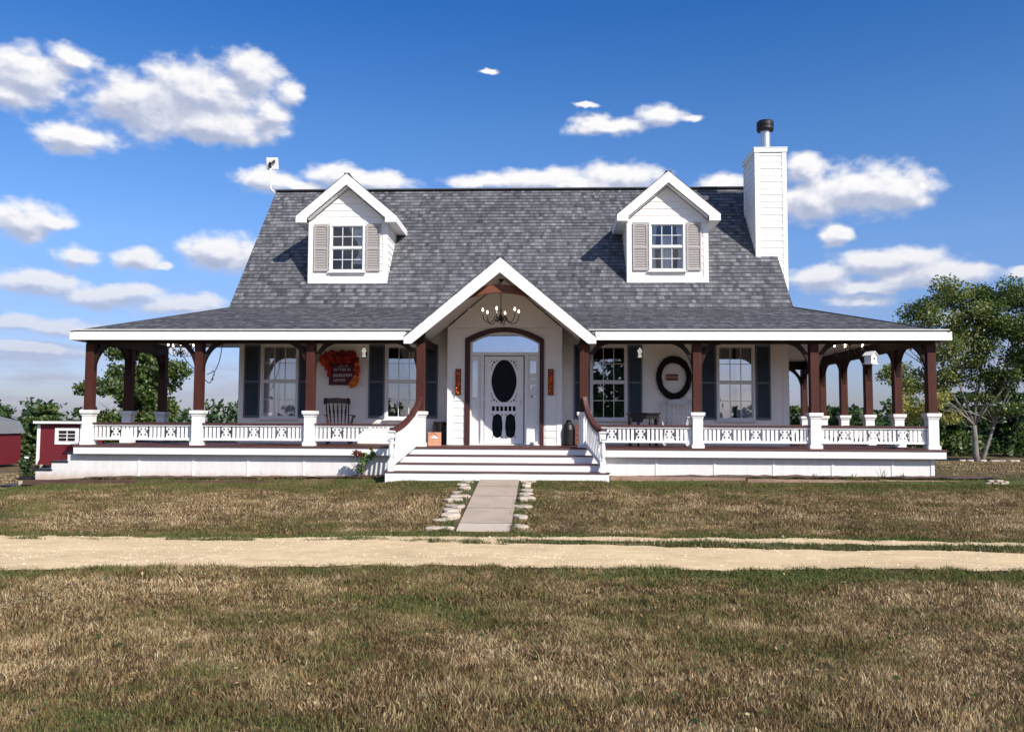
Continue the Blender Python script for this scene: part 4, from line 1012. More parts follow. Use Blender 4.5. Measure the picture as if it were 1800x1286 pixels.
# railings: bay frame + balusters, cap rail and fretwork under it
ORN = None
def orn_loops(w=.205, z0=.150, z1=.400):
    zc_ = (z0+z1)/2; h_ = z1-z0; out = []
    prof = [(0, .55), (.05, .53), (.12, .44), (.20, .44), (.32, .43), (.42, .34), (.50, .20), (.55, .20), (.62, .33), (.70, .46), (.80, .49), (.90, .44), (1, .30)]
    for t, q in prof: out.append((q*w, z0+t*h_))
    for t, q in reversed(prof): out.append((-q*w, z0+t*h_))
    holes_ = [[(a*.045+q[0], b+q[1]) for q in ell(0, 0, .023, .026, 10)] for a in (-1, 1) for b in (z0+.28*h_, z0+.74*h_)]
    holes_.append([(q[0], z0+.52*h_+q[1]) for q in ell(0, 0, .010, .010, 8)])
    return [out]+holes_
def rail_bay(L, Mx, nor, label=None):
    """bay of length L along local x from 0; Mx places it"""
    mb = MB(); mb.box(0, L, -.03, .03, .105, .15, Mx); mb.box(0, L, -.035, .035, .40, .435, Mx)
    unit = 4*.086; ow = .245; tot = nor*ow+(nor+1)*unit; gap = max(0, (L-tot)/2); x = gap; oc = []
    extra = int(gap/.086)
    for e_ in range(extra):
        for xx in (gap-.086*(e_+.5), L-gap+.086*(e_+.5)): mb.box(xx-.026, xx+.026, -.011, .011, .15, .40, Mx)
    for g_ in range(nor+1):
        for i in range(4):
            xx = x+.043+i*.086; mb.box(xx-.027, xx+.027, -.011, .011, .15, .40, Mx)
        x += unit
        if g_ < nor: oc.append(x+ow/2); x += ow
    r = mb.build('railing', WHITE, house)
    MB().box(0, L, -.062, .062, .436, .470, Mx).build('cap_rail', RAILCAP, r, bevel=.004)
    for c in oc: plate('ornament', orn_loops(), .016, Mx @ FXZ(c, 0, 0), WHITE, r)
T = lambda x, y, a=0: Matrix.Translation((x, y, 0)) @ Matrix.Rotation(a, 4, 'Z')
for s in (-1, 1):
    for a, b, no in ((X3, X4, 3), (X2, X3, 3), (X1, X2, 3)):
        x0, x1 = min(s*a, s*b)+.107, max(s*a, s*b)-.107; rail_bay(x1-x0, T(x0, 0), no)
for k in range(5):
    y0 = 1.742*k-(.05 if k else 0)+.107; y1 = 1.742*(k+1)-.05-.107; rail_bay(y1-y0, T(X4, y0, math.pi/2), 2)
rail_bay(1.742-.214, T(-X4, 1.742-.05+.107, math.pi/2), 2)
x0 = -X4+.107; rail_bay(XL-.05-x0, T(x0, 3.434), 3)
rail_bay(8.64-7.0, T(7.0, 8.66), 2)

# front steps
mb = MB(); rs = MB()
SX = [(-2.02, 1.95), (-2.10, 2.02), (-2.17, 2.09), (-2.25, 2.165)]
zs = [0, -.152, -.305, -.458]; yf = [-.225, -.505, -.785, -1.065]
for i in range(1, 4):
    a, b = SX[i]
    mb.box(a, b, yf[i], yf[i-1]+.03, zs[i]-.018, zs[i])
for i in range(4):
    a, b = SX[i]; rs.box(a+.02, b-.02, yf[i]+.025, yf[i]+.05, (zs[i+1] if i < 3 else -.75), zs[i]-(.018 if i else .03))
    if i: rs.box(a+.02, a+.04, yf[i]+.05, 0, -.75, zs[i]-.028); rs.box(b-.04, b-.02, yf[i]+.05, 0, -.75, zs[i]-.028)
st_ = rs.build('front_steps', WHITE, house, bevel=.003); mb.build('tread', DECK, st_, bevel=.005)
# stair rails, flaring out to turned newels
for s, nx_ in ((-1, -2.13), (1, 2.03)):
    pm = MB(); c = (nx_, -.955, -.458)
    pm.lathe([(.055, 0), (.055, .20), (.05, .21)], c, sq=True)
    pm.lathe([(.045, .21), (.052, .235), (.034, .255), (.034, .27), (.050, .33), (.053, .40), (.045, .50), (.036, .56), (.033, .575), (.052, .59), (.052, .605), (.034, .625), (.046, .64)], c, n=16)
    pm.lathe([(.05, .64), (.055, .65), (.055, .76), (.078, .77), (.078, .79), (.03, .80)], c, sq=True)
    nw = pm.build('newel', WHITE, house)
    P0 = Vector((nx_, -.96, .335)); P3 = Vector((s*1.70, -.10, 1.02)); pts = []
    for i in range(15):
        t = i/14; ctrl = P0*(1-t)**3+(Vector((nx_-s*.17, -.66, .39)))*3*t*(1-t)**2+(Vector((s*1.76, -.22, .66)))*3*t*t*(1-t)+P3*t**3; pts.append(ctrl)
    hm = MB(); k = 0
    for i in range(14): hm.bar(pts[i]-(pts[i+1]-pts[i])*.04, pts[i+1]+(pts[i+1]-pts[i])*.04, .095, .085, up=(0, 0, 1))
    hm.build('handrail', RAILCAP, nw)
    bm_ = MB(); A = Vector((nx_, -.90, -.33)); B = Vector((s*1.72, -.13, .10)); bm_.bar(A, B, .05, .075)
    bl = bm_.build('bottom_rail', WHITE, nw)
    bb = MB()
    for i in range(1, 10):
        t = i/10; q = A.lerp(B, t)
        # top on the curved rail at the same plan position
        best = min(range(len(pts)-1), key=lambda k_: abs((pts[k_].y+pts[k_+1].y)/2-q.y)); top = pts[best].lerp(pts[best+1], .5)
        bb.bar((q.x, q.y, q.z), (top.x, top.y, top.z-.03), .042, .022, up=(0, 1, 0))
    bb.build('stair_balusters', WHITE, nw)
# side steps on the left
mb = MB(); td = MB(); xs_ = [-8.985, -9.25, -9.55, -9.88]; zt_ = [-.01, -.20, -.365, -.535]
poly = [(-8.80, -.19), (-9.16, -.19), (-9.16, -.372), (-9.50, -.372), (-9.50, -.545), (-9.84, -.545), (-9.84, -.95), (-8.80, -.95)]
mb.prism(poly, -.048, -.02); mb.prism(poly, 1.55, 1.58)
for a, b, z in ((-9.22, -8.8, -.162), (-9.55, -9.14, -.345), (-9.90, -9.48, -.518)): td.box(a, b, -.07, 1.6, z-.026, z)
for x, z0_, z1_ in ((-9.17, -.345, -.19), (-9.51, -.518, -.373), (-9.85, -.95, -.546)): mb.box(x-.012, x+.012, -.018, 1.548, z0_, z1_)
for a, b, z in ((-10.25, -9.92, -.70), (-10.60, -10.22, -.86)):
    td.box(a, b, -.09, 1.2, z-.03, z); mb.box(a+.03, a+.055, -.03, 1.15, z-.40, z-.032); mb.box(a+.056, b-.03, -.06, -.035, z-.26, z-.032)
ss = mb.build('side_steps', SKIRT, house); td.build('tread', NEARBLACK, ss)

# dormers
def dormer(cx_, label, gm):
    w = .953; y = 2.73; z0 = 3.885; hz = 5.40; ap = 6.50; ez = 5.475; eh = 1.208; s_ = (ap-ez)/eh; yo = 2.46
    zw = lambda x: ap-.30-s_*abs(x)                  # wall top under the roof
    wx0, wx1, wz0, wz1 = -.445, .42, 4.15, 5.32
    hl = [(wx0+.03, wx1-.03, wz0+.03, wz1-.03)]
    mb = MB(); backing(mb, -w, w, z0-.3, 5.33, y, y+.05, hl)
    mb.prism([(-w, 5.33), (w, 5.33), (w, zw(w)), (0, zw(0)), (-w, zw(w))], y, y+.05)
    yb_ = YW+(5.45-ZB)/SL
    for s in (-1, 1):
        x = s*w
        vs = [(x, y+.05, z0-.3), (x, y+.05, zw(w)), (x, yb_, zw(w)), (x-s*.04, y+.05, z0-.3), (x-s*.04, y+.05, zw(w)), (x-s*.04, yb_, zw(w))]
        mb.add(vs, [(0, 1, 2), (5, 4, 3), (0, 3, 4, 1), (1, 4, 5, 2), (2, 5, 3, 0)])
    for v in range(len(mb.v)): mb.v[v] = (mb.v[v][0]+cx_, mb.v[v][1], mb.v[v][2])
    d = mb.build('dormer', SIDING, house); d['label'] = label
    mb = MB()
    laps(mb, 0, 0, z0, ap, y, .165, holes=[(wx0+.01, wx1-.01, wz0, wz1)], poly=[(-w+.1, z0), (w-.1, z0), (w-.1, zw(w-.1)), (0, zw(0)), (-w+.1, zw(w-.1))], zstart=z0-.03)
    for s in (-1, 1):
        pl = [(y+.05, z0), (y+.06, z0), (yb_, zw(w)), (y+.05, zw(w))]
        laps(mb, 0, 0, z0+.001, zw(w), s*w, .165, poly=pl, axis='y', out=s, zstart=z0-.03)
    for v in range(len(mb.v)): mb.v[v] = (mb.v[v][0]+cx_, mb.v[v][1], mb.v[v][2])
    mb.build('clapboard', SIDING, d)
    mb = MB()
    for s in (-1, 1):
        mb.box(cx_+min(s*w, s*(w-.1))-(.022 if s < 0 else 0), cx_+max(s*w, s*(w-.1))+(.022 if s > 0 else 0), y-.03, y+.07, z0-.02, zw(w))
    mb.box(cx_-w+.1, cx_+w-.1, y-.026, y, z0-.02, z0+.12)
    mb.box(cx_-w+.1, cx_+w-.1, y-.024, y, 5.33, 5.42)
    split(mb, 'corner_board', WHITE, d, bevel=.003)
    # roof
    rf = MB(); L = math.hypot(eh, ap-ez)
    ye = YW+(ez-ZB)/SL+.05; yr = YW+(ap-ZB)/SL+.05
    slope(rf, (cx_+eh, 0, ez), (0, 1, 0), (-eh, 0, ap-ez), [[(yo, 0), (ye, 0), (yr, L), (yo, L)]])
    slope(rf, (cx_-eh, 0, ez), (0, -1, 0), (eh, 0, ap-ez), [[(-ye, 0), (-yo, 0), (-yo, L), (-yr, L)]])
    rf.build('dormer_roof', SHINGLE, d)
    mb = MB()
    for s in (-1, 1):
        sheet(mb, [(cx_, yo+.02, ap-.012), (cx_+s*eh, yo+.02, ez-.012), (cx_+s*eh, ye, ez-.012), (cx_, yr, ap-.012)])
        mb.add([(cx_+s*(w+.0), yo+.04, ez-.155), (cx_+s*(eh-.02), yo+.04, ez-.155), (cx_+s*(eh-.02), ye-.12, ez-.155), (cx_+s*(w+.0), ye-.12, ez-.155)], [(0, 1, 2, 3) if s < 0 else (3, 2, 1, 0)])
        mb.add([(cx_, yo+.04, ap-.28), (cx_+s*w, yo+.04, ap-.28-s_*w), (cx_+s*w, y+.01, ap-.28-s_*w), (cx_, y+.01, ap-.28)], [(0, 1, 2, 3) if s > 0 else (3, 2, 1, 0)])
        mb.box(cx_+s*(eh+.0)-.014, cx_+s*(eh+.0)+.014, yo+.02, ye-.1, ez-.165, ez-.004)
    mb.build('dormer_soffit', WHITE, d)
    e2 = eh+.015; ib = ap-.265-s_*(.955)
    rk = [(0, ap+.004), (e2, ap-s_*e2), (e2, ez-.165), (.955, ez-.165), (.955, ib), (0, ap-.265), (-.955, ib), (-.955, ez-.165), (-e2, ez-.165), (-e2, ap-s_*e2)]
    plate('rake_board', [rk[::-1]], .04, FXZ(cx_, yo, 0), WHITE, d)
    mb = MB(); mb.bar((cx_, yo-.02, ap+.01), (cx_, yr-.05, ap+.01), .13, .02)
    for s in (-1, 1): mb.bar((cx_, yo-.012, ap+.008), (cx_+s*e2, yo-.012, ap+.008-s_*e2), .03, .012, up=(0, 1, 0))
    mb.build('ridge_cap', RIDGE, d)
    fo = window(cx_+(wx0+wx1)/2, wx1-wx0, wz0, wz1, y-.012, 3, 2, gm, split=.5)
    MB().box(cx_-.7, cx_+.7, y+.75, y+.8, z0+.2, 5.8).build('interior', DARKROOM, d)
    for a, b in ((-.83, -.475), (.455, .80)): shutter(cx_+a, cx_+b, wz0+.01, wz1-.005, y-.022, TAUPE, d, arch=True)
    return fo
f1 = dormer(DL, 'left dormer with taupe shutters', GLASSD); f2 = dormer(DR, 'right dormer with taupe shutters', GLASSD)
curtain(f1, DL-.02, DL+.37, 4.35, 5.3, 2.785, .72, 11, .012); curtain(f2, DR-.16, DR+.14, 4.2, 5.0, 2.785, 0, 12, .012); curtain(f2, DR-.40, DR-.24, 4.2, 5.3, 2.785, -.3, 13, .012); curtain(f2, DR+.22, DR+.37, 4.2, 5.3, 2.785, .3, 14, .012)

# chimney on the gable wall
cx0, cx1, cy0, cy1, ct = 6.105, 6.845, 3.41, 4.62, 7.36
mb = MB(); mb.box(cx0, cx1, cy0, cy1, -.5, ct-.12)
ch = mb.build('chimney', SIDING, house)
mb = MB(); laps(mb, cx0+.09, cx1-.09, 3.2, ct-.12, cy0, .165); laps(mb, cy0+.03, cy1-.03, 3.2, ct-.12, cx0, .165, axis='y', out=-1); laps(mb, cy0+.03, cy1-.03, -.4, ct-.12, cx1, .165, axis='y', out=1)
mb.build('clapboard', SIDING, ch)
mb = MB()
for a, b in ((cx0-.022, cx0+.09), (cx1-.09, cx1+.022)): mb.box(a, b, cy0-.026, cy0+.05, 3.0, ct-.12)
mb.box(cx0-.022, cx0, cy1-.08, cy1, 3.0, ct-.12)
split(mb, 'corner_board', WHITE, ch, bevel=.003)
mb = MB(); mb.box(cx0-.04, cx1+.04, cy0-.045, cy1+.04, ct-.12, ct-.02); mb.box(cx0-.05, cx1+.05, cy0-.055, cy1+.05, ct-.02, ct+.005); mb.build('chimney_cap', WHITE, ch, bevel=.004)
fx, fy = 6.51, 4.0
fl = MB().lathe([(.125, 0), (.125, .62), (.118, .63)], (fx, fy, ct+.005), n=24).build('flue', GALV, ch, smooth=False)
MB().lathe([(.12, .60), (.20, .615), (.215, .65), (.215, .72), (.20, .73), (.20, .74), (.215, .75), (.215, .84), (.18, .875), (.05, .885)], (fx, fy, ct+.005), n=24).build('flue_cap', BLACK, fl)

# ---------------------------------------------------------------- things on and round the house
an_ = empty('antenna', (-6.62, 5.44, 6.8), 'square white antenna panel on a bent pipe at the left end of the ridge', 'antenna')
MB().tube([(-6.60, 5.40, 6.78), (-6.66, 5.40, 6.86), (-6.74, 5.40, 6.93), (-6.775, 5.40, 7.02), (-6.79, 5.40, 7.60)], .022, 10).build('mast', PLASTICW, an_, smooth=True)
mb = MB(); Mx = Matrix.Translation((-6.73, 5.36, 7.66)) @ Matrix.Rotation(rad(14), 4, 'X') @ Matrix.Rotation(rad(8), 4, 'Z'); mb.box(-.165, .165, .03, .07, -.165, .165, Mx); mb.build('panel', PLASTICW, an_, bevel=.02)
mb = MB(); mb.box(-.08, -.02, -.03, .03, -.10, .04, Mx); mb.bar(Mx @ Vector((-.05, -.02, 0)), Mx @ Vector((.08, -.02, .09)), .02); mb.box(.05, .08, -.03, .03, .03, .10, Mx); mb.build('bracket', BLACK, an_)

def chandelier(x, y, zt, rod, R, label, n=6, rot=0.2, drop=.33):
    c = empty('chandelier', (x, y, zt), label, 'chandelier', 'candle chandeliers over the porch')
    MB().lathe([(.01, -.05), (.03, -.045), (.065, -.005), (.065, 0)], (x, y, zt)).build('canopy', DARKMETAL, c)
    zb_ = zt-rod; MB().tube([(x, y, zt-.03), (x, y, zb_)], .009, 8).build('rod', DARKMETAL, c)
    MB().lathe([(.004, -drop-.02), (.016, -drop), (.010, -drop+.05), (.035, -drop+.09), (.035, -.17), (.012, -.1), (.02, -.04), (.009, 0)], (x, y, zb_)).build('hub', DARKMETAL, c, smooth=True)
    for k in range(n):
        a = rot+2*math.pi*k/n; dx_, dy_ = math.cos(a), math.sin(a)
        prof = [(0, -drop+.10), (.28, -drop+.16), (.42, -drop+.06), (.60, -drop+.0), (.80, -drop+.02), (.95, -drop+.08), (1, -drop+.17)]
        arm = MB().tube([(x+dx_*R*q, y+dy_*R*q, zb_+zz_) for q, zz_ in prof], .0085, 7)
        arm.tube([(x+dx_*R*(.25+.10*math.cos(t)), y+dy_*R*(.25+.10*math.cos(t)), zb_-drop+.10+.055*math.sin(t)) for t in [i*.7 for i in range(10)]], .007, 6)
        ao = arm.build('arm', DARKMETAL, c, smooth=True)
        MB().lathe([(.03, 0), (.034, .01), (.011, .012), (.011, .075)], (x+dx_*R, y+dy_*R, zb_-drop+.17)).build('candle', BULBM, ao)
        MB().lathe([(.009, 0), (.021, .02), (.019, .04), (.004, .07)], (x+dx_*R, y+dy_*R, zb_-drop+.245)).build('bulb', BULB, ao)
chandelier(-.05, .35, 3.56, .62, .40, 'dark candle chandelier with lit bulbs hanging in the entry gable', 6, .35)
chandelier(8.05, 2.6, 2.395, .10, .34, 'lit candle chandelier under the ceiling of the right side porch', 5, .3, .22)
chandelier(-8.0, 2.7, 2.395, .10, .30, 'lit candle chandelier under the ceiling of the left side porch', 5, .1, .22)

def sconce(x, label):
    c = empty('wall_lamp', (x, YW-.03, 2.1), label, 'wall lamp', 'white glass wall lamps beside the windows')
    y = YW-.12; MB().box(x-.05, x+.05, YW-.035, YW-.02, 2.02, 2.20).build('back_plate', BLACK, c)
    MB().bar((x, YW-.03, 2.06), (x, y, 2.015), .02).build('bracket', BLACK, c)
    MB().lathe([(.07, 0), (.07, .012), (.03, .018)], (x, y, 1.99)).build('base', BLACK, c)
    MB().lathe([(.032, .018), (.048, .03), (.040, .06), (.028, .105), (.038, .135), (.058, .165), (.046, .195), (.02, .225), (.012, .25)], (x, y, 1.99), n=16).build('lamp_shade', LAMPGLASS, c, smooth=True)
    MB().lathe([(.014, .25), (.022, .26), (.005, .285)], (x, y, 1.99)).build('cap', BLACK, c)
sconce(-3.335, 'white glass wall lamp on the wall right of the autumn wreath'); sconce(3.07, 'white glass wall lamp beside the shutter left of the oval twig wreath')

# rocking chairs
def rocker(x, y, rz, m, label):
    c = empty('rocking_chair', (x, y, 0), label, 'rocking chair', rz=rz)
    Mx = Matrix.Translation((x, y, 0)) @ Matrix.Rotation(rz, 4, 'Z')
    def P(*q): return [Mx @ Vector(p) for p in q]
    def bar(mb, a, b, w, h=None): mb.bar(*P(a, b), w, h)
    # faces -y, seat at .42
    mb = MB(); mb.prism([(-.25, .395), (.25, .395), (.27, .43), (-.27, .43)], -.24, .22, Mx); mb.build('seat', m, c, bevel=.01)
    mb = MB()
    for s in (-1, 1): mb.tube(P((s*.235, .20, .42), (s*.245, .27, .70), (s*.255, .36, 1.04)), [.017, .016, .014], 8)
    bk = mb.build('backrest', m, c, smooth=True)
    mb = MB(); cr_ = [(-.29, .90), (-.24, .94), (.24, .94), (.29, .90), (.31, .96), (.30, 1.04), (.27, 1.07), (.20, 1.055), (0, 1.07), (-.20, 1.055), (-.27, 1.07), (-.30, 1.04), (-.31, .96)]
    Mc = Mx @ Matrix.Translation((0, .255, 0)) @ Matrix.Rotation(rad(-6), 4, 'X'); mb.prism(cr_, .06, .085, Mc); mb.build('crest_rail', m, bk, bevel=.006)
    mb = MB()
    for i in range(5):
        u = -.17+i*.085; a = Vector((u*.9, .20, .43)); b = Vector((u*1.15, .325, .95)); pts = []
        for k in range(7):
            t = k/6; pts.append(a.lerp(b, t))
        for k in range(6):
            w = [.020, .028, .036, .050, .034, .022][k]; bar(mb, pts[k], pts[k+1], w, .014)
    mb.build('spindles', m, bk)
    for s in (-1, 1):
        mb = MB(); bar(mb, (s*.285, .27, .66), (s*.30, -.20, .64), .055, .02); mb.tube(P((s*.30, -.22, .632), (s*.30, -.235, .62)), .026, 8)
        mb.tube(P((s*.245, -.16, .42), (s*.295, -.17, .635)), .014, 8); mb.tube(P((s*.25, .0, .42), (s*.292, .0, .64)), .011, 8)
        mb.build('armrest', m, c)
    for s in (-1, 1):
        for yy in (-.17, .16):
            MB().tube(P((s*.20, yy, .40), (s*.24, yy*1.25, .075)), [.02, .015], 8).build('leg', m, c)
        mb = MB(); arc_ = [(s*.245, -.36+.10*i, .03+.42*((-.36+.10*i-.02)**2)*1.2) for i in range(9)]
        for k in range(8): bar(mb, arc_[k], arc_[k+1], .022, .05)
        mb.build('rocker', m, c)
    mb = MB(); bar(mb, (-.22, -.19, .2), (.22, -.19, .2), .02); bar(mb, (-.22, .18, .2), (.22, .18, .2), .02); mb.build('stretcher', m, c)
rocker(-3.72, 1.30, rad(22), DARKWOOD, 'dark brown wooden rocking chair on the left porch below the autumn wreath')
rocker(3.80, 1.45, rad(-18), OLDWHITE, 'white wooden rocking chair on the right porch under the oval twig wreath')
# small dark table
tb = empty('side_table', (3.07, 1.35, 0), 'small black side table with turned legs on the right porch', 'table')
MB().box(2.71, 3.43, 1.12, 1.58, .70, .735).build('table_top', NEARBLACK, tb, bevel=.008)
mb = MB(); mb.box(2.75, 3.39, 1.15, 1.55, .60, .699); mb.prism([(2.75, .60), (2.75, .53), (3.02, .52), (3.06, .60)], 1.151, 1.17); mb.build('apron', NEARBLACK, tb)
for x in (2.78, 3.36):
    for y in (1.17, 1.53): MB().lathe([(.022, 0), (.028, .05), (.018, .1), (.03, .3), (.02, .42), (.034, .46), (.034, .50), (.02, .53), (.03, .56), (.03, .60)], (x, y, 0), n=10).build('leg', NEARBLACK, tb, smooth=True)
for x in (2.94, 3.20): MB().lathe([(.022, 0), (.028, .05), (.02, .42), (.034, .46), (.034, .50), (.02, .53), (.03, .60)], (x, 1.17, 0), n=10).build('leg', NEARBLACK, tb, smooth=True)

# leaf clusters
def leaf_cloud(name, m, blobs, n, size, parent, seed=1, tint=None, flat=False):
    r = np.random.default_rng(seed); w = np.array([b[3]*b[4]*b[5] if not flat else b[3]*b[5] for b in blobs]); w = w**.8/np.sum(w**.8)
    k = r.choice(len(blobs), n, p=w); B = np.array([b[:6] for b in blobs])[k]
    d = r.normal(size=(n, 3)); d /= np.linalg.norm(d, axis=1)[:, None]; rad_ = r.random(n)[:, None]**.42
    C = B[:, :3]+d*rad_*B[:, 3:]*(1+.12*r.normal(size=(n, 1)))
    if isinstance(size, tuple): s = r.uniform(size[0], size[1], n)
    else: s = size*r.uniform(.6, 1.4, n)
    a = r.normal(size=(n, 3)); a /= np.linalg.norm(a, axis=1)[:, None]; b = np.cross(a, r.normal(size=(n, 3))); b /= np.linalg.norm(b, axis=1)[:, None]
    a *= s[:, None]*.5; b *= s[:, None]*.36
    V = np.stack([C-a, C+b, C+a, C-b], 1).reshape(-1, 3); F = np.arange(4*n).reshape(-1, 4)
    tt = tint(C, r) if tint is not None else r.random(n)*.75
    return raw_mesh(name, V, F, m, {'tint': np.repeat(np.clip(tt, 0, 1), 4)}, parent)
# autumn wreath sign
ws = empty('autumn_sign', (-3.85, YW-.03, 1.7), 'maroon hanging sign with white script under red and orange leaves', 'sign')
ys_ = YW-.05
MB().box(-4.17, -3.54, ys_-.012, ys_, 1.36, 2.0).build('board', SIGNRED, ws, bevel=.004)
for body, sz_, x, z, sh in (("LIFE IS", .085, -3.84, 1.815, 0), ("BETTER IN", .085, -3.86, 1.72, 0), ("autumn", .15, -3.86, 1.60, .35), ("LEAVES", .085, -3.92, 1.475, 0)):
    text('lettering', body, sz_, FXZ(x, ys_-.015, z), LETTER, ws, shear=sh)
def leafy(name, m, n, spots, size, parent, seed):
    r = random.Random(seed); mb = MB()
    for _ in range(n):
        cx_, cz_, rx, rz_ = r.choice(spots); t = r.uniform(0, 6.28); q = math.sqrt(r.random())
        c = Vector((cx_+rx*q*math.cos(t), ys_-r.uniform(.02, .12), cz_+rz_*q*math.sin(t))); s = size*r.uniform(.7, 1.3)
        a = Vector((r.uniform(-1, 1), r.uniform(-.5, .5), r.uniform(-1, 1))).normalized()*s*.55; b = a.cross(Vector((r.uniform(-.3, .3), 1, r.uniform(-.3, .3)))).normalized()*s*.38
        mb.add([c-a, c-a*.2+b, c+a*.3+b*.6, c+a, c+a*.3-b*.6, c-a*.2-b], [(0, 1, 2, 3, 4, 5)])
    return mb.build(name, m, parent)
top = [(-4.25, 2.0, .12, .12), (-4.05, 2.07, .15, .10), (-3.85, 2.06, .2, .10), (-3.65, 2.05, .12, .12), (-3.55, 1.95, .1, .12)]
leafy('leaves', MAROON, 300, top+[(-3.9, 1.95, .3, .06), (-3.85, 1.88, .28, .06)], .07, ws, 1)
leafy('leaves', RED, 430, [(-3.9, 1.92, .26, .06), (-4.16, 1.7, .04, .14), (-4.0, 1.98, .25, .06), (-3.7, 1.96, .12, .08), (-4.28, 1.95, .11, .12), (-4.2, 1.82, .06, .10), (-4.1, 2.06, .10, .08), (-3.62, 2.06, .1, .1), (-3.50, 1.75, .06, .2)], .07, ws, 2)
leafy('leaves', ORANGE, 170, [(-3.49, 1.72, .06, .22), (-3.56, 1.42, .09, .07), (-4.3, 1.93, .06, .04), (-3.52, 1.5, .07, .1), (-3.6, 1.36, .08, .05)], .065, ws, 3)
# oval twig wreath with a plank in it
wr = empty('twig_wreath', (3.855, YW-.04, 1.545), 'large dark oval wreath of twigs on the right porch wall', 'wreath')
r = random.Random(5)
for part_n in range(1):
    mb = MB()
    for k in range(105):
        ph = r.uniform(0, 6.28); ln = r.uniform(1.6, 5.5); q = r.uniform(.80, 1.10); pts = []
        dr_ = r.uniform(-.05, .05)
        for i in range(22):
            t = ph+ln*i/21; rr_ = q+dr_*math.sin(t*2+k); top_ = 1+.05*math.sin(t)
            pts.append((3.855+.36*rr_*top_*math.cos(t)+r.uniform(-.006, .006), YW-.045-.05*r.random()-.02*math.sin(t*5+k), 1.545+.455*rr_*math.sin(t)+r.uniform(-.006, .006)))
        mb.tube(pts, .0085, 5, False)
    for k in range(46):
        t = r.uniform(0, 6.28); a = Vector((3.855+.37*math.cos(t), YW-.07, 1.545+.47*math.sin(t))); d_ = Vector((math.cos(t+r.uniform(-1.3, 1.3)), -.2, math.sin(t+r.uniform(-1.3, 1.3))))
        mb.tube([a, a+d_*r.uniform(.05, .11)], [.005, .002], 4, False)
    mb.build('twigs', TWIG, wr)
pk = empty('plank_sign', (3.82, YW-.03, 1.56), 'small brown plank sign hung inside the oval twig wreath', 'sign')
MB().box(3.675, 3.955, YW-.05, YW-.03, 1.49, 1.635).build('board', SIGNWOOD, pk, bevel=.004)
text('lettering', 'WELCOME', .062, FXZ(3.815, YW-.052, 1.563), LETTER, pk, .002)
# narrow leaf boards either side of the door
for x, lb in ((-1.065, 'narrow brown board of orange leaves left of the front door'), (1.02, 'narrow brown board of orange leaves right of the front door')):
    b = empty('leaf_board', (x, EY-.03, 1.4), lb, 'wall decoration', 'autumn boards beside the front door')
    MB().box(x-.065, x+.065, EY-.045, EY-.026, 1.12, 1.71).build('board', SIGNWOOD, b, bevel=.003)
    ys_ = EY-.03
    for m_, n_, sd_ in ((ORANGE, 34, 3), (RED, 30, 4)): leafy('leaves', m_, n_, [(x, 1.24, .045, .09), (x, 1.38, .05, .08), (x+.005, 1.55, .035, .12)], .045, b, sd_+int(x*10))
# box beside the steps
bx = empty('sign_box', (-1.47, .55, 0), 'pale orange wooden box with black brush pattern beside the top step', 'box')
MB().box(-1.60, -1.335, .46, .62, .002, .29).build('box_body', PINKWOOD, bx, bevel=.006)
mb = MB(); r = random.Random(3)
for k in range(9):
    a = Vector((-1.58+.025*k+r.uniform(-.005, .005), .456, .235+.035*math.sin(k*.5)+r.uniform(-.015, .015))); t = r.uniform(0, 3); mb.bar(a, a+Vector((math.cos(t)*.035, 0, math.sin(t)*.025)), .003, .014, up=(0, 1, 0))
mb.build('brush_marks', BLACK, bx)
mb = MB(); mb.prism([(-1.555, .165), (-1.46, .225), (-1.385, .185), (-1.40, .165)], .454, .457); mb.build('white_mark', PAPER, bx)
# dark things either side of the vestibule
mb = MB(); mb.lathe([(.13, 0), (.14, .03), (.12, .05), (.15, .30), (.17, .48), (.18, .50), (.16, .52)], (-1.50, 1.75, 0), n=20); mb.box(-1.66, -1.34, 1.62, 1.66, 0, .46)
tag(mb.build('dark_planter', NEARBLACK), 'tall black planter standing in the corner left of the entry wall', 'planter')
mb = MB(); mb.lathe([(.10, 0), (.13, .02), (.14, .36), (.11, .46), (.07, .50), (.05, .56), (.02, .575)], (1.42, 1.45, 0), n=20)
tag(mb.build('milk_can', BLACK), 'black milk can standing right of the entry wall', 'milk can')
cr8 = empty('crate', (1.65, 1.5, 0), 'brown wooden crate standing right of the black milk can', 'crate')
mb = MB()
for z in (.02, .14, .26, .38): mb.box(1.56, 1.82, 1.32, 1.335, z, z+.10); mb.box(1.56, 1.82, 1.60, 1.615, z, z+.10); mb.box(1.56, 1.575, 1.336, 1.6, z, z+.10); mb.box(1.805, 1.82, 1.336, 1.6, z, z+.10)
mb.build('slats', SIGNWOOD, cr8); MB().box(1.576, 1.804, 1.336, 1.599, .015, .03).build('base', SIGNWOOD, cr8)
tag(MB().box(.55, .73, EY-.16, EY-.05, .002, .075).build('small_box', PAPER, bevel=.01), 'small white box on the deck at the right foot of the front door', 'box')
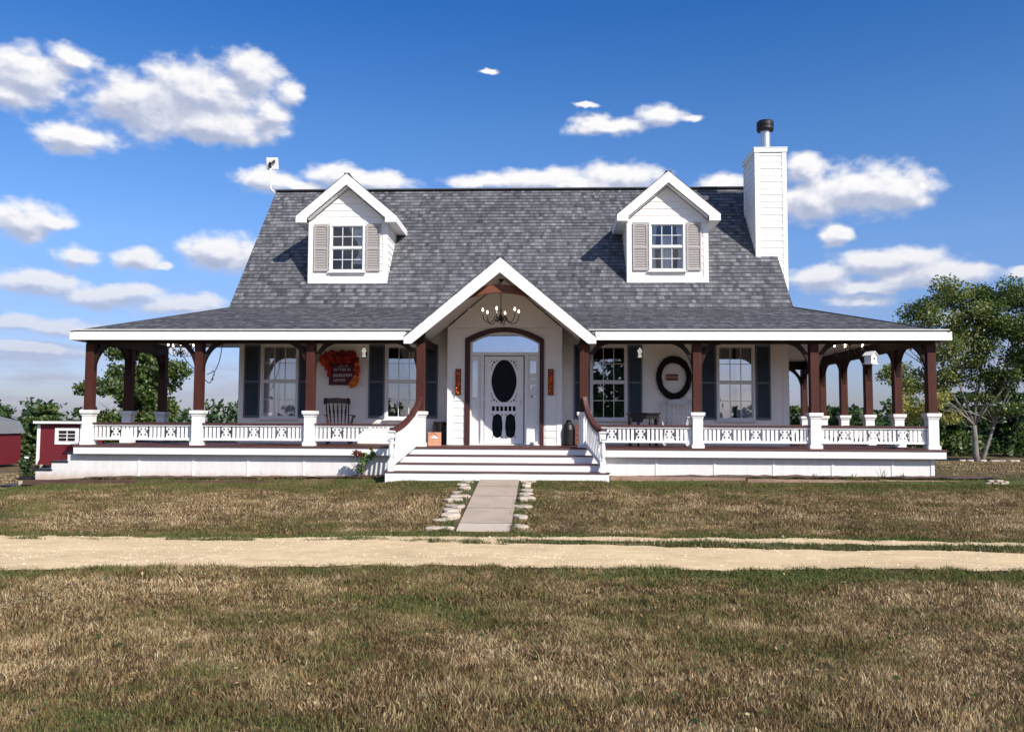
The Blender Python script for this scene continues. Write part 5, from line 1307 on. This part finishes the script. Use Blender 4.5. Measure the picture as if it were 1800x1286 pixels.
# birdhouse hanging in the right bay
bh = empty('birdhouse', (7.50, -.16, 2.05), 'white hanging birdhouse between the last posts of the right porch', 'birdhouse')
Mx = Matrix.Translation((7.50, -.16, -.06)) @ Matrix.Rotation(rad(35), 4, 'Z')
MB().prism([(-.09, 1.80), (.09, 1.80), (.09, 1.96), (0, 2.03), (-.09, 1.96)], -.08, .08, Mx).build('body', WHITE, bh)
mb = MB()
for s in (-1, 1): mb.add([Mx @ Vector(p) for p in ((0, -.11, 2.045), (s*.115, -.11, 1.955), (s*.115, .11, 1.955), (0, .11, 2.045), (0, -.11, 2.032), (s*.115, -.11, 1.942), (s*.115, .11, 1.942), (0, .11, 2.032))], [(0, 1, 2, 3), (7, 6, 5, 4), (0, 4, 5, 1), (1, 5, 6, 2)])
mb.box(-.11, .11, -.10, .10, 1.78, 1.80, Mx); mb.build('roof', WHITE, bh)
MB().tube([(7.50, -.16, 1.98), (7.50, -.16, 2.40)], .004, 6).build('hook', BLACK, bh)
mb = MB(); mb.tube([Mx @ Vector((0, -.083, 1.89)), Mx @ Vector((0, -.078, 1.89))], .025, 12); mb.build('entrance_hole', BLACK, bh)
# loose cable round the second left post
mb = MB()
def sag(pts, r_=.008):
    out = []
    for i in range(len(pts)-1):
        p0 = Vector(pts[max(i-1, 0)]); p1 = Vector(pts[i]); p2 = Vector(pts[i+1]); p3 = Vector(pts[min(i+2, len(pts)-1)])
        for k in range(6):
            t = k/6; out.append(.5*((2*p1)+(-p0+p2)*t+(2*p0-5*p1+4*p2-p3)*t*t+(-p0+3*p1-3*p2+p3)*t**3))
    out.append(Vector(pts[-1])); return out
y_ = .11
c1 = sag([(-7.10, y_, 2.15), (-7.03, y_, 2.03), (-6.93, y_, 1.95), (-6.86, y_, 1.93), (-6.72, y_, 1.76), (-6.55, y_, 1.60), (-6.44, y_, 1.50), (-6.30, y_, 1.36), (-6.22, y_, 1.32), (-6.17, y_, 1.42), (-6.12, y_, 1.56), (-6.03, y_, 1.78), (-5.97, y_, 2.14)])
mb.tube(c1, .009, 6); mb.tube(sag([(-6.29, y_, 1.50), (-6.20, y_, 1.53), (-6.15, y_, 1.58), (-6.13, y_, 1.47)]), .008, 6)
for p in ((-6.93, 1.93), (-6.86, 1.90), (-6.16, 1.42), (-7.0, 2.04)): mb.lathe([(.004, -.05), (.018, -.03), (.014, 0)], (p[0], y_, p[1]), n=8)
tag(mb.build('string_lights', CABLE), 'loose dark string of lights looped round the second post from the left', 'string lights')

# beds and timbers
def bed(name, x0, x1, y0, y1):
    X, Y = np.meshgrid(np.linspace(x0, x1, int((x1-x0)*6)+2), np.linspace(y0, y1, 6)); Z = HN(X, Y)+.035+.03*(vn(X, Y, 9)-.5)
    I = np.arange(X.size).reshape(X.shape); F = np.stack([I[:-1, :-1], I[:-1, 1:], I[1:, 1:], I[1:, :-1]], -1).reshape(-1, 4)
    tag(raw_mesh(name, np.stack([X, Y, Z], -1).reshape(-1, 3), F, SOIL, smooth=True), 'bare soil bed between the porch skirt and the timbers', 'soil', kind='structure')
bed('soil_bed', -8.6, -2.3, -.58, -.02); bed('soil_bed', 2.22, 9.85, -.58, -.02)
def timber(x0, x1, y, z0a, z0b, label, m=TIMBER, w=.10, h=.10):
    mb = MB(); n = 10; r = random.Random(int(x0*7))
    for i in range(n):
        a = x0+(x1-x0)*i/n; b = x0+(x1-x0)*(i+1)/n
        za = z0a+(z0b-z0a)*i/n; zb2 = z0a+(z0b-z0a)*(i+1)/n
        vs = []
        for (x, z) in ((a, za), (b, zb2)):
            rr2 = random.Random(int(x*991)); q = rr2.uniform(-.006, .006)
            vs += [(x, y-w/2, z-h), (x, y+w/2, z-h), (x, y+w/2, z+q), (x, y-w/2, z+q)]
        mb.add(vs, [(0, 4, 7, 3), (3, 7, 6, 2), (2, 6, 5, 1)]+([(0, 3, 2, 1)] if i == 0 else [])+([(4, 5, 6, 7)] if i == n-1 else []))
    return tag(mb.build('landscape_timber', m), label, 'timber', 'timbers edging the porch beds')
timber(-9.7, -7.35, -.66, -.70, -.685, 'grey brown timber at the far left end of the porch bed')
timber(-7.33, -4.72, -.64, -.71, -.685, 'dark timber along the left porch bed, second from the left end')
timber(-4.70, -2.28, -.62, -.675, -.665, 'dark timber running up to the left side of the front steps')
timber(2.20, 4.85, -.62, -.54, -.56, 'pale red brown timber just right of the front steps', TIMBER2)
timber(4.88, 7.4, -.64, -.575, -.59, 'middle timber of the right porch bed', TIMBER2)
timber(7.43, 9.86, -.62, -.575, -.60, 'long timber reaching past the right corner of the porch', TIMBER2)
bk_ = MB()
for i, (x, z, w) in enumerate(((9.42, -.665, .11), (9.55, -.665, .12), (9.69, -.665, .14), (9.48, -.62, .10), (9.62, -.615, .13), (9.77, -.64, .08))): bk_.box(x, x+w-.012, -.78-.012*(i % 3), -.675, z+.018, z+.060)
tag(bk_.build('brick_stack', STONE, bevel=.006), 'small pile of broken pale bricks at the right end of the timbers', 'bricks')

# plants by the skirt
rb = empty('rose_bush', (-2.83, -.42, -.62), 'small rose bush with dried red blooms beside the front steps', 'plant')
mb = MB(); r = random.Random(8)
for k in range(9):
    a = Vector((-2.83+r.uniform(-.07, .07), -.42+r.uniform(-.05, .05), -.62)); b = a+Vector((r.uniform(-.2, .22), r.uniform(-.1, .1), r.uniform(.3, .55))); mb.tube([a, a.lerp(b, .5)+Vector((r.uniform(-.04, .04), 0, .03)), b], [.008, .006, .003], 5)
mb.build('stem', STEM, rb)
leaf_cloud('foliage', LEAF_ROSE, [(-2.68, -.42, -.20, .12, .08, .09), (-2.62, -.42, -.13, .08, .06, .05), (-2.80, -.42, -.30, .10, .08, .10), (-2.86, -.42, -.45, .08, .06, .08), (-2.60, -.42, -.07, .04, .03, .05)], 190, .065, rb, 5)
leaf_cloud('dried_bloom', leaf_mat('dried_bloom_petal', (.05, .008, .004), (.16, .03, .012), (.35, .10, .04), .1), [(-2.93, -.43, -.13, .10, .08, .075), (-2.83, -.43, -.16, .07, .06, .06), (-2.64, -.43, -.045, .03, .03, .03)], 170, .05, rb, 6)
lp = empty('flowering_plant', (-10.35, .5, -.95), 'small dark leafy plant with white flowers beside the left side steps', 'plant')
mb = MB(); 
for k in range(6):
    a = Vector((-10.35+r.uniform(-.05, .05), .5, -1.0)); mb.tube([a, a+Vector((r.uniform(-.15, .15), r.uniform(-.1, .1), r.uniform(.35, .6)))], [.008, .004], 5)
mb.build('stem', STEM, lp)
leaf_cloud('foliage', LEAF_DK, [(-10.35, .5, -.62, .16, .14, .22), (-10.43, .5, -.42, .14, .12, .10)], 320, .07, lp, 7)
leaf_cloud('flower', PAPER, [(-10.36, .46, -.30, .05, .05, .03)], 14, .05, lp, 8)
def weed(x, y, h_, label, seed):
    r = random.Random(seed); mb = MB(); z = float(HN(x, y))+.02
    for k in range(7):
        a = Vector((x+r.uniform(-.05, .05), y, z)); d_ = Vector((r.uniform(-.5, .5), r.uniform(-.3, .3), 1))*h_*r.uniform(.5, 1); mb.tube([a, a+d_*.6, a+d_], [.006, .005, .001], 4)
    tag(mb.build('weed', LEAF_ROSE), label, 'weed', 'weeds in the porch bed')
    me = bpy.data.objects[-1] if False else None
for i, (x, l) in enumerate(((7.05, 'short green weed by the right skirt, left of the tall one'), (8.05, 'green weed at the foot of the right skirt near its corner'), (7.62, 'taller dark weed standing in front of the right skirt'), (6.3, 'low weed at the right skirt below the third pier'))):
    weed(x, -.3, (.10, .12, .24, .09)[i], l, i)

# ---------------------------------------------------------------- outbuildings
sh_ = empty('red_shed', (-29.3, 36, -2.2), 'low red shed with white trim and a small barred window', 'shed')
Y0 = 35.0; x0, x1, zb0, zt0 = -31.0, -28.2, -2.25, .27
mb = MB(); backing(mb, x0, x1, zb0+.12, zt0, Y0, Y0+.1, [(-29.70, -28.62, -.80, -.16)]); mb.box(x0, x0+.1, Y0+.1, Y0+2.6, zb0+.12, zt0); mb.box(x1-.1, x1, Y0+.1, Y0+2.6, zb0+.12, zt0); mb.box(x0, x1, Y0+2.5, Y0+2.6, zb0+.12, zt0)
mb.build('wall', REDWALL, sh_)
mb = MB(); mb.box(x0-.08, x0+.12, Y0-.03, Y0, zb0, zt0-.02); mb.box(x1-.12, x1+.03, Y0-.03, Y0, zb0, zt0-.02)
split(mb, 'corner_trim', WHITE, sh_)
mb = MB(); mb.box(x0-.16, x1+.2, Y0-.32, Y0+2.8, zt0+.16, zt0+.20); rfo = mb.build('roof', BLACK, sh_)
MB().box(x0-.17, x1+.21, Y0-.35, Y0-.32, zt0+.03, zt0+.175).build('fascia', WHITE, rfo)
mb = MB(); a, b, c, d_ = -29.92, -28.40, -1.0, .04; mb.box(a, b, Y0-.05, Y0-.001, d_-.18, d_); mb.box(a, b, Y0-.05, Y0-.001, c, c+.2); mb.box(a, a+.22, Y0-.05, Y0-.001, c+.2, d_-.18); mb.box(b-.22, b, Y0-.05, Y0-.001, c+.2, d_-.18)
for q in (1, 2): mb.box(a+.22, b-.22, Y0-.03, Y0+.02, c+.2+.66*q/3-.02, c+.2+.66*q/3+.02)
mb.box((a+b)/2-.02, (a+b)/2+.02, Y0-.028, Y0+.018, c+.2, d_-.18)
wf_ = mb.build('window', WHITE, sh_); MB().box(a+.22, b-.22, Y0+.03, Y0+.05, c+.2, d_-.18).build('pane', NEARBLACK, wf_)
mb = MB(); mb.prism([(-30.3, -2.2), (-30.05, -1.62), (-28.9, -1.62), (-28.9, -2.2)], Y0-1.2, Y0-.06); mb.build('ramp', REDWALL, sh_)
for x in (x0+.1, x1-.3): MB().box(x, x+.2, Y0+.1, Y0+.4, -2.5, zb0+.12).build('block', STONE, sh_)
gb = empty('gambrel_barn', (-34.6, 37, -2.3), 'small red barn with grey gambrel roof at the left edge', 'barn')
bx0, bx1, by0, by1 = -38.8, -34.6, 35, 39
MB().box(bx0, bx1, by0, by1, -2.4, -.30).build('wall', REDWALL, gb)
pf = [(bx0-.15, -.38), (bx0+.25, .42), ((bx0+bx1)/2, .85), (bx1-.25, .42), (bx1+.15, -.38), (bx1+.05, -.38), (bx1-.35, .32), ((bx0+bx1)/2, .75), (bx0+.35, .32), (bx0-.05, -.38)]
MB().prism(pf, by0-.2, by1+.2).build('roof', SHEDROOF, gb)
mb = MB(); mb.prism([(bx0, -.30), (bx1, -.30), (bx1-.36, .30), ((bx0+bx1)/2, .74), (bx0+.36, .30)], by0+.01, by0+.05); mb.build('gable', REDWALL, gb)

# ---------------------------------------------------------------- trees
def limbs(mb, base, fork, blobs, r0, seed, k=1.0, n=9):
    r = random.Random(seed); base = Vector(base); fork = Vector(fork)
    mb.tube([base, base.lerp(fork, .3)+Vector((r.uniform(-.05, .05), 0, 0)), base.lerp(fork, .7), fork], [r0*1.25, r0, r0*.85, r0*.7], n)
    for b in blobs:
        c = Vector(b[:3]); d_ = c-fork; m_ = fork+d_*.5+Vector((r.uniform(-.3, .3), r.uniform(-.3, .3), d_.length*.10))*k
        rr_ = r0*.45; mb.tube([fork, fork.lerp(m_, .5)+Vector((0, 0, .1)), m_, c], [rr_, rr_*.75, rr_*.5, rr_*.15], 7)
        for q in range(3):
            e_ = c+Vector((r.uniform(-1, 1)*b[3], r.uniform(-1, 1)*b[4], r.uniform(-.3, 1)*b[5]))*.8; mb.tube([m_, m_.lerp(e_, .6)+Vector((0, 0, .1)), e_], [rr_*.35, rr_*.22, .01], 5)
# cottonwood
T0 = Vector((26.65, 35, -1.75))
tr_ = empty('cottonwood_tree', T0, 'tall cottonwood with pale forked trunk and yellowing leaves right of the porch', 'tree')
cb = [(23.6, 35, 7.2, 1.5, 1.6, 1.3), (25.6, 35, 8.2, 1.6, 1.7, 1.2), (27.8, 35.5, 8.0, 1.4, 1.7, 1.3), (29.6, 35, 8.6, 1.3, 1.6, 1.2), (31.3, 35, 7.9, 1.5, 1.8, 1.4), (33.2, 35.5, 6.6, 1.7, 2, 1.6),
      (22.2, 35, 5.6, 1.4, 1.5, 1.0), (24.4, 34.5, 5.3, 1.6, 1.7, 1.2), (27.0, 34.6, 5.9, 1.6, 1.8, 1.3), (29.6, 34.6, 6.2, 1.7, 1.9, 1.5), (32.0, 34.6, 5.3, 1.8, 2, 1.5),
      (21.9, 35, 3.4, 1.5, 1.4, .9), (24.2, 35, 3.2, 1.4, 1.4, .9), (28.8, 34.6, 3.7, 1.6, 1.6, 1.1), (31.6, 34.6, 2.9, 1.8, 1.9, 1.2), (24.2, 34.5, 1.4, 1.3, 1.2, .8), (28.7, 34.8, 1.5, 1.3, 1.3, .7), (31.4, 34.6, .9, 1.6, 1.5, .8), (20.8, 35, 6.0, .8, .8, .5),
      (22.3, 35.4, 1.3, 1.0, 1.0, .9), (26.4, 34.7, 3.9, 1.3, 1.3, .9), (30.2, 34.4, 4.8, 1.5, 1.5, 1.1), (25.6, 34.8, 6.9, 1.3, 1.4, 1.0), (26.9, 34.6, 2.0, .9, 1, .5), (33.5, 34.6, 3.6, 1.5, 1.6, 1.5)]
mb = MB(); limbs(mb, T0+Vector((0, 0, -.2)), T0+Vector((-.1, 0, 2.2)), cb[:9:2]+cb[11:16:2], .175, 3); limbs(mb, T0+Vector((.25, .1, -.2)), T0+Vector((1.2, .2, 2.3)), cb[1:11:2]+cb[13:18:2], .11, 5)
mb.build('trunk', BARK, tr_, smooth=True)
def ctint(C, r):
    t = .42+.24*r.normal(size=len(C)); t += np.where((C[:, 0] < 26) & (C[:, 2] < 2.4), .65, 0); t += np.where(C[:, 0] < 26.6, .17, -.08); t -= np.where(C[:, 0] > 29.2, .2, 0)
    return np.clip(t, 0, 1)
leaf_cloud('crown', LEAF_CW, [(b[0]+rng.normal()*.5*b[3], b[1]+rng.normal()*.5*b[4], b[2]+rng.normal()*.5*b[5], b[3]*.6, b[4]*.6, b[5]*.56) for b in cb for _ in range(5 if b[0] < 27 else 7)], 78000, .15, tr_, 9, ctint)
for i, (x, y) in enumerate(((25.2, 33.8), (25.6, 33.6), (26.3, 33.6), (26.9, 33.5), (27.35, 33.6), (27.9, 33.7), (28.3, 33.8))):
    stone(x, y, .22, .16, .12, 'tree_ring_stone', f'white stone at the foot of the cottonwood, {ORD[i]} from the left', 'white stones ringing the cottonwood', 80+i)

def tree(name, label, loc, h_, w, mats, seed, n=4200, leaf=.2, zlo=.15, trunk=.12, bark=BARKD, group=None, nb=12, tint=None, clump=3):
    r = random.Random(seed); x, y, z = loc; t = empty(name, loc, label, 'tree', group); bl = []
    for i in range(nb):
        q = i/(nb-1); zz_ = z+h_*(zlo+(1-zlo)*(.08+.84*q)); prof_ = math.sin(math.pi*min(.97, .18+.75*q))**.6
        a = i*2.4+seed; rr_ = w/2*prof_*r.uniform(.35, .72)
        bl.append((x+rr_*math.cos(a), y+rr_*math.sin(a)*.8, zz_, w*.22*r.uniform(.8, 1.25), w*.2, h_*.12*r.uniform(.8, 1.3)))
    mb = MB(); limbs(mb, (x, y, z-.2), (x+r.uniform(-.1, .1), y, z+h_*max(.12, zlo*.9)), bl[::2], trunk, seed); mb.build('trunk', bark, t, smooth=True)
    nr = np.random.default_rng(seed)
    sub = [(b[0]+nr.normal()*.55*b[3], b[1]+nr.normal()*.55*b[4], b[2]+nr.normal()*.5*b[5], b[3]*.6, b[4]*.6, b[5]*.6) for b in bl for _ in range(clump)]
    leaf_cloud('crown', mats, sub, n, leaf, t, seed, tint); return t
tree('shade_tree', 'round leafy green tree seen through the left side porch', (-21.6, 29.5, -1.75), 6.4, 4.9, LEAF_MID, 21, 19000, .19, .10, .16, nb=20, tint=lambda C, r: .42+.24*r.normal(size=len(C))+np.where(C[:, 2] < .4, .3, 0))
GRP = 'trees of the hedgerow behind the house'
for (x, y, h_, w, m_, sd_, lb) in (
    (-40.5, 44, 3.9, 5.0, LEAF_DK, 31, 'dark green tree behind the small barn at the left edge'),
    (-37.0, 45, 3.7, 4.6, LEAF_MID, 32, 'dark rounded tree between the small barn and the red shed'),
    (-33.6, 47, 3.2, 3.8, LEAF_MID, 33, 'olive tree directly behind the red shed roof'),
    (-30.6, 50, 3.3, 4.4, LEAF_DRY, 34, 'dull brown half bare tree right of the red shed'),
    (19.0, 46, 3.5, 5.5, LEAF_MID, 41, 'bright green bush tree seen between the right side porch posts'),
    (15.4, 47, 3.2, 4.5, LEAF_MID, 42, 'low green tree just right of the house corner'),
    (24.5, 54, 3.5, 7, LEAF_DK, 43, 'dark bluish tree left of the cottonwood, far behind'),
    (30.5, 47, 4.0, 6, LEAF_DK, 44, 'dark low tree directly behind the cottonwood trunk'),
    (35.5, 47, 4.6, 7, LEAF_DK, 45, 'dark dense tree behind the cottonwood at the right edge')):
    tree('hedgerow_tree', lb, (x, y, float(H(x, y))), h_, w, m_, sd_, 8500, .24, .03, .12, group=GRP, clump=4)
# the far wood, one mass behind those trees
def wood(name, label, x0, x1, y0, y1, hgt, n, size, m_, seed, step=3.0):
    r = np.random.default_rng(seed); bl = []
    for x in np.arange(x0, x1, step):
        y = r.uniform(y0, y1); z = float(H(x, y)); hh = hgt*r.uniform(.7, 1.15); w = step*r.uniform(.7, 1.1)
        for q in (.2, .5, .8): bl.append((x+r.normal()*.4, y, z+hh*q, w*(1.05-q*.5), w, hh*.24))
    o = leaf_cloud(name, m_, bl, n, size, None, seed); tag(o, label, 'woods', kind='stuff')
wood('woods', 'dark belt of brush and trees along the field behind the house', -75, 80, 52, 60, 2.9, 60000, .38, LEAF_DK, 61)
wood('woods', 'green scrub at the near edge of the tree belt', 14, 60, 43, 46, 2.0, 9000, .26, LEAF_MID, 62, 2.2)
wood('woods', 'low brush on the left beyond the barns', -60, -8, 41, 50, 2.3, 12000, .3, LEAF_MID, 63, 2.4)
wood('woods', 'distant hazy woodland along the horizon', -260, 260, 150, 190, 7.5, 22000, 1.3, LEAF_DK, 64, 8)
wood('woods', 'woodland beyond the road behind the viewer', -120, 130, -70, -58, 4.6, 30000, .7, LEAF_DK, 65, 4)
tree('shade_tree', 'large tree across the road reflected in the porch window', (6.2, -42, -1.2), 9.5, 8.5, LEAF_DK, 71, 4200, .36, .2, .25, nb=14)
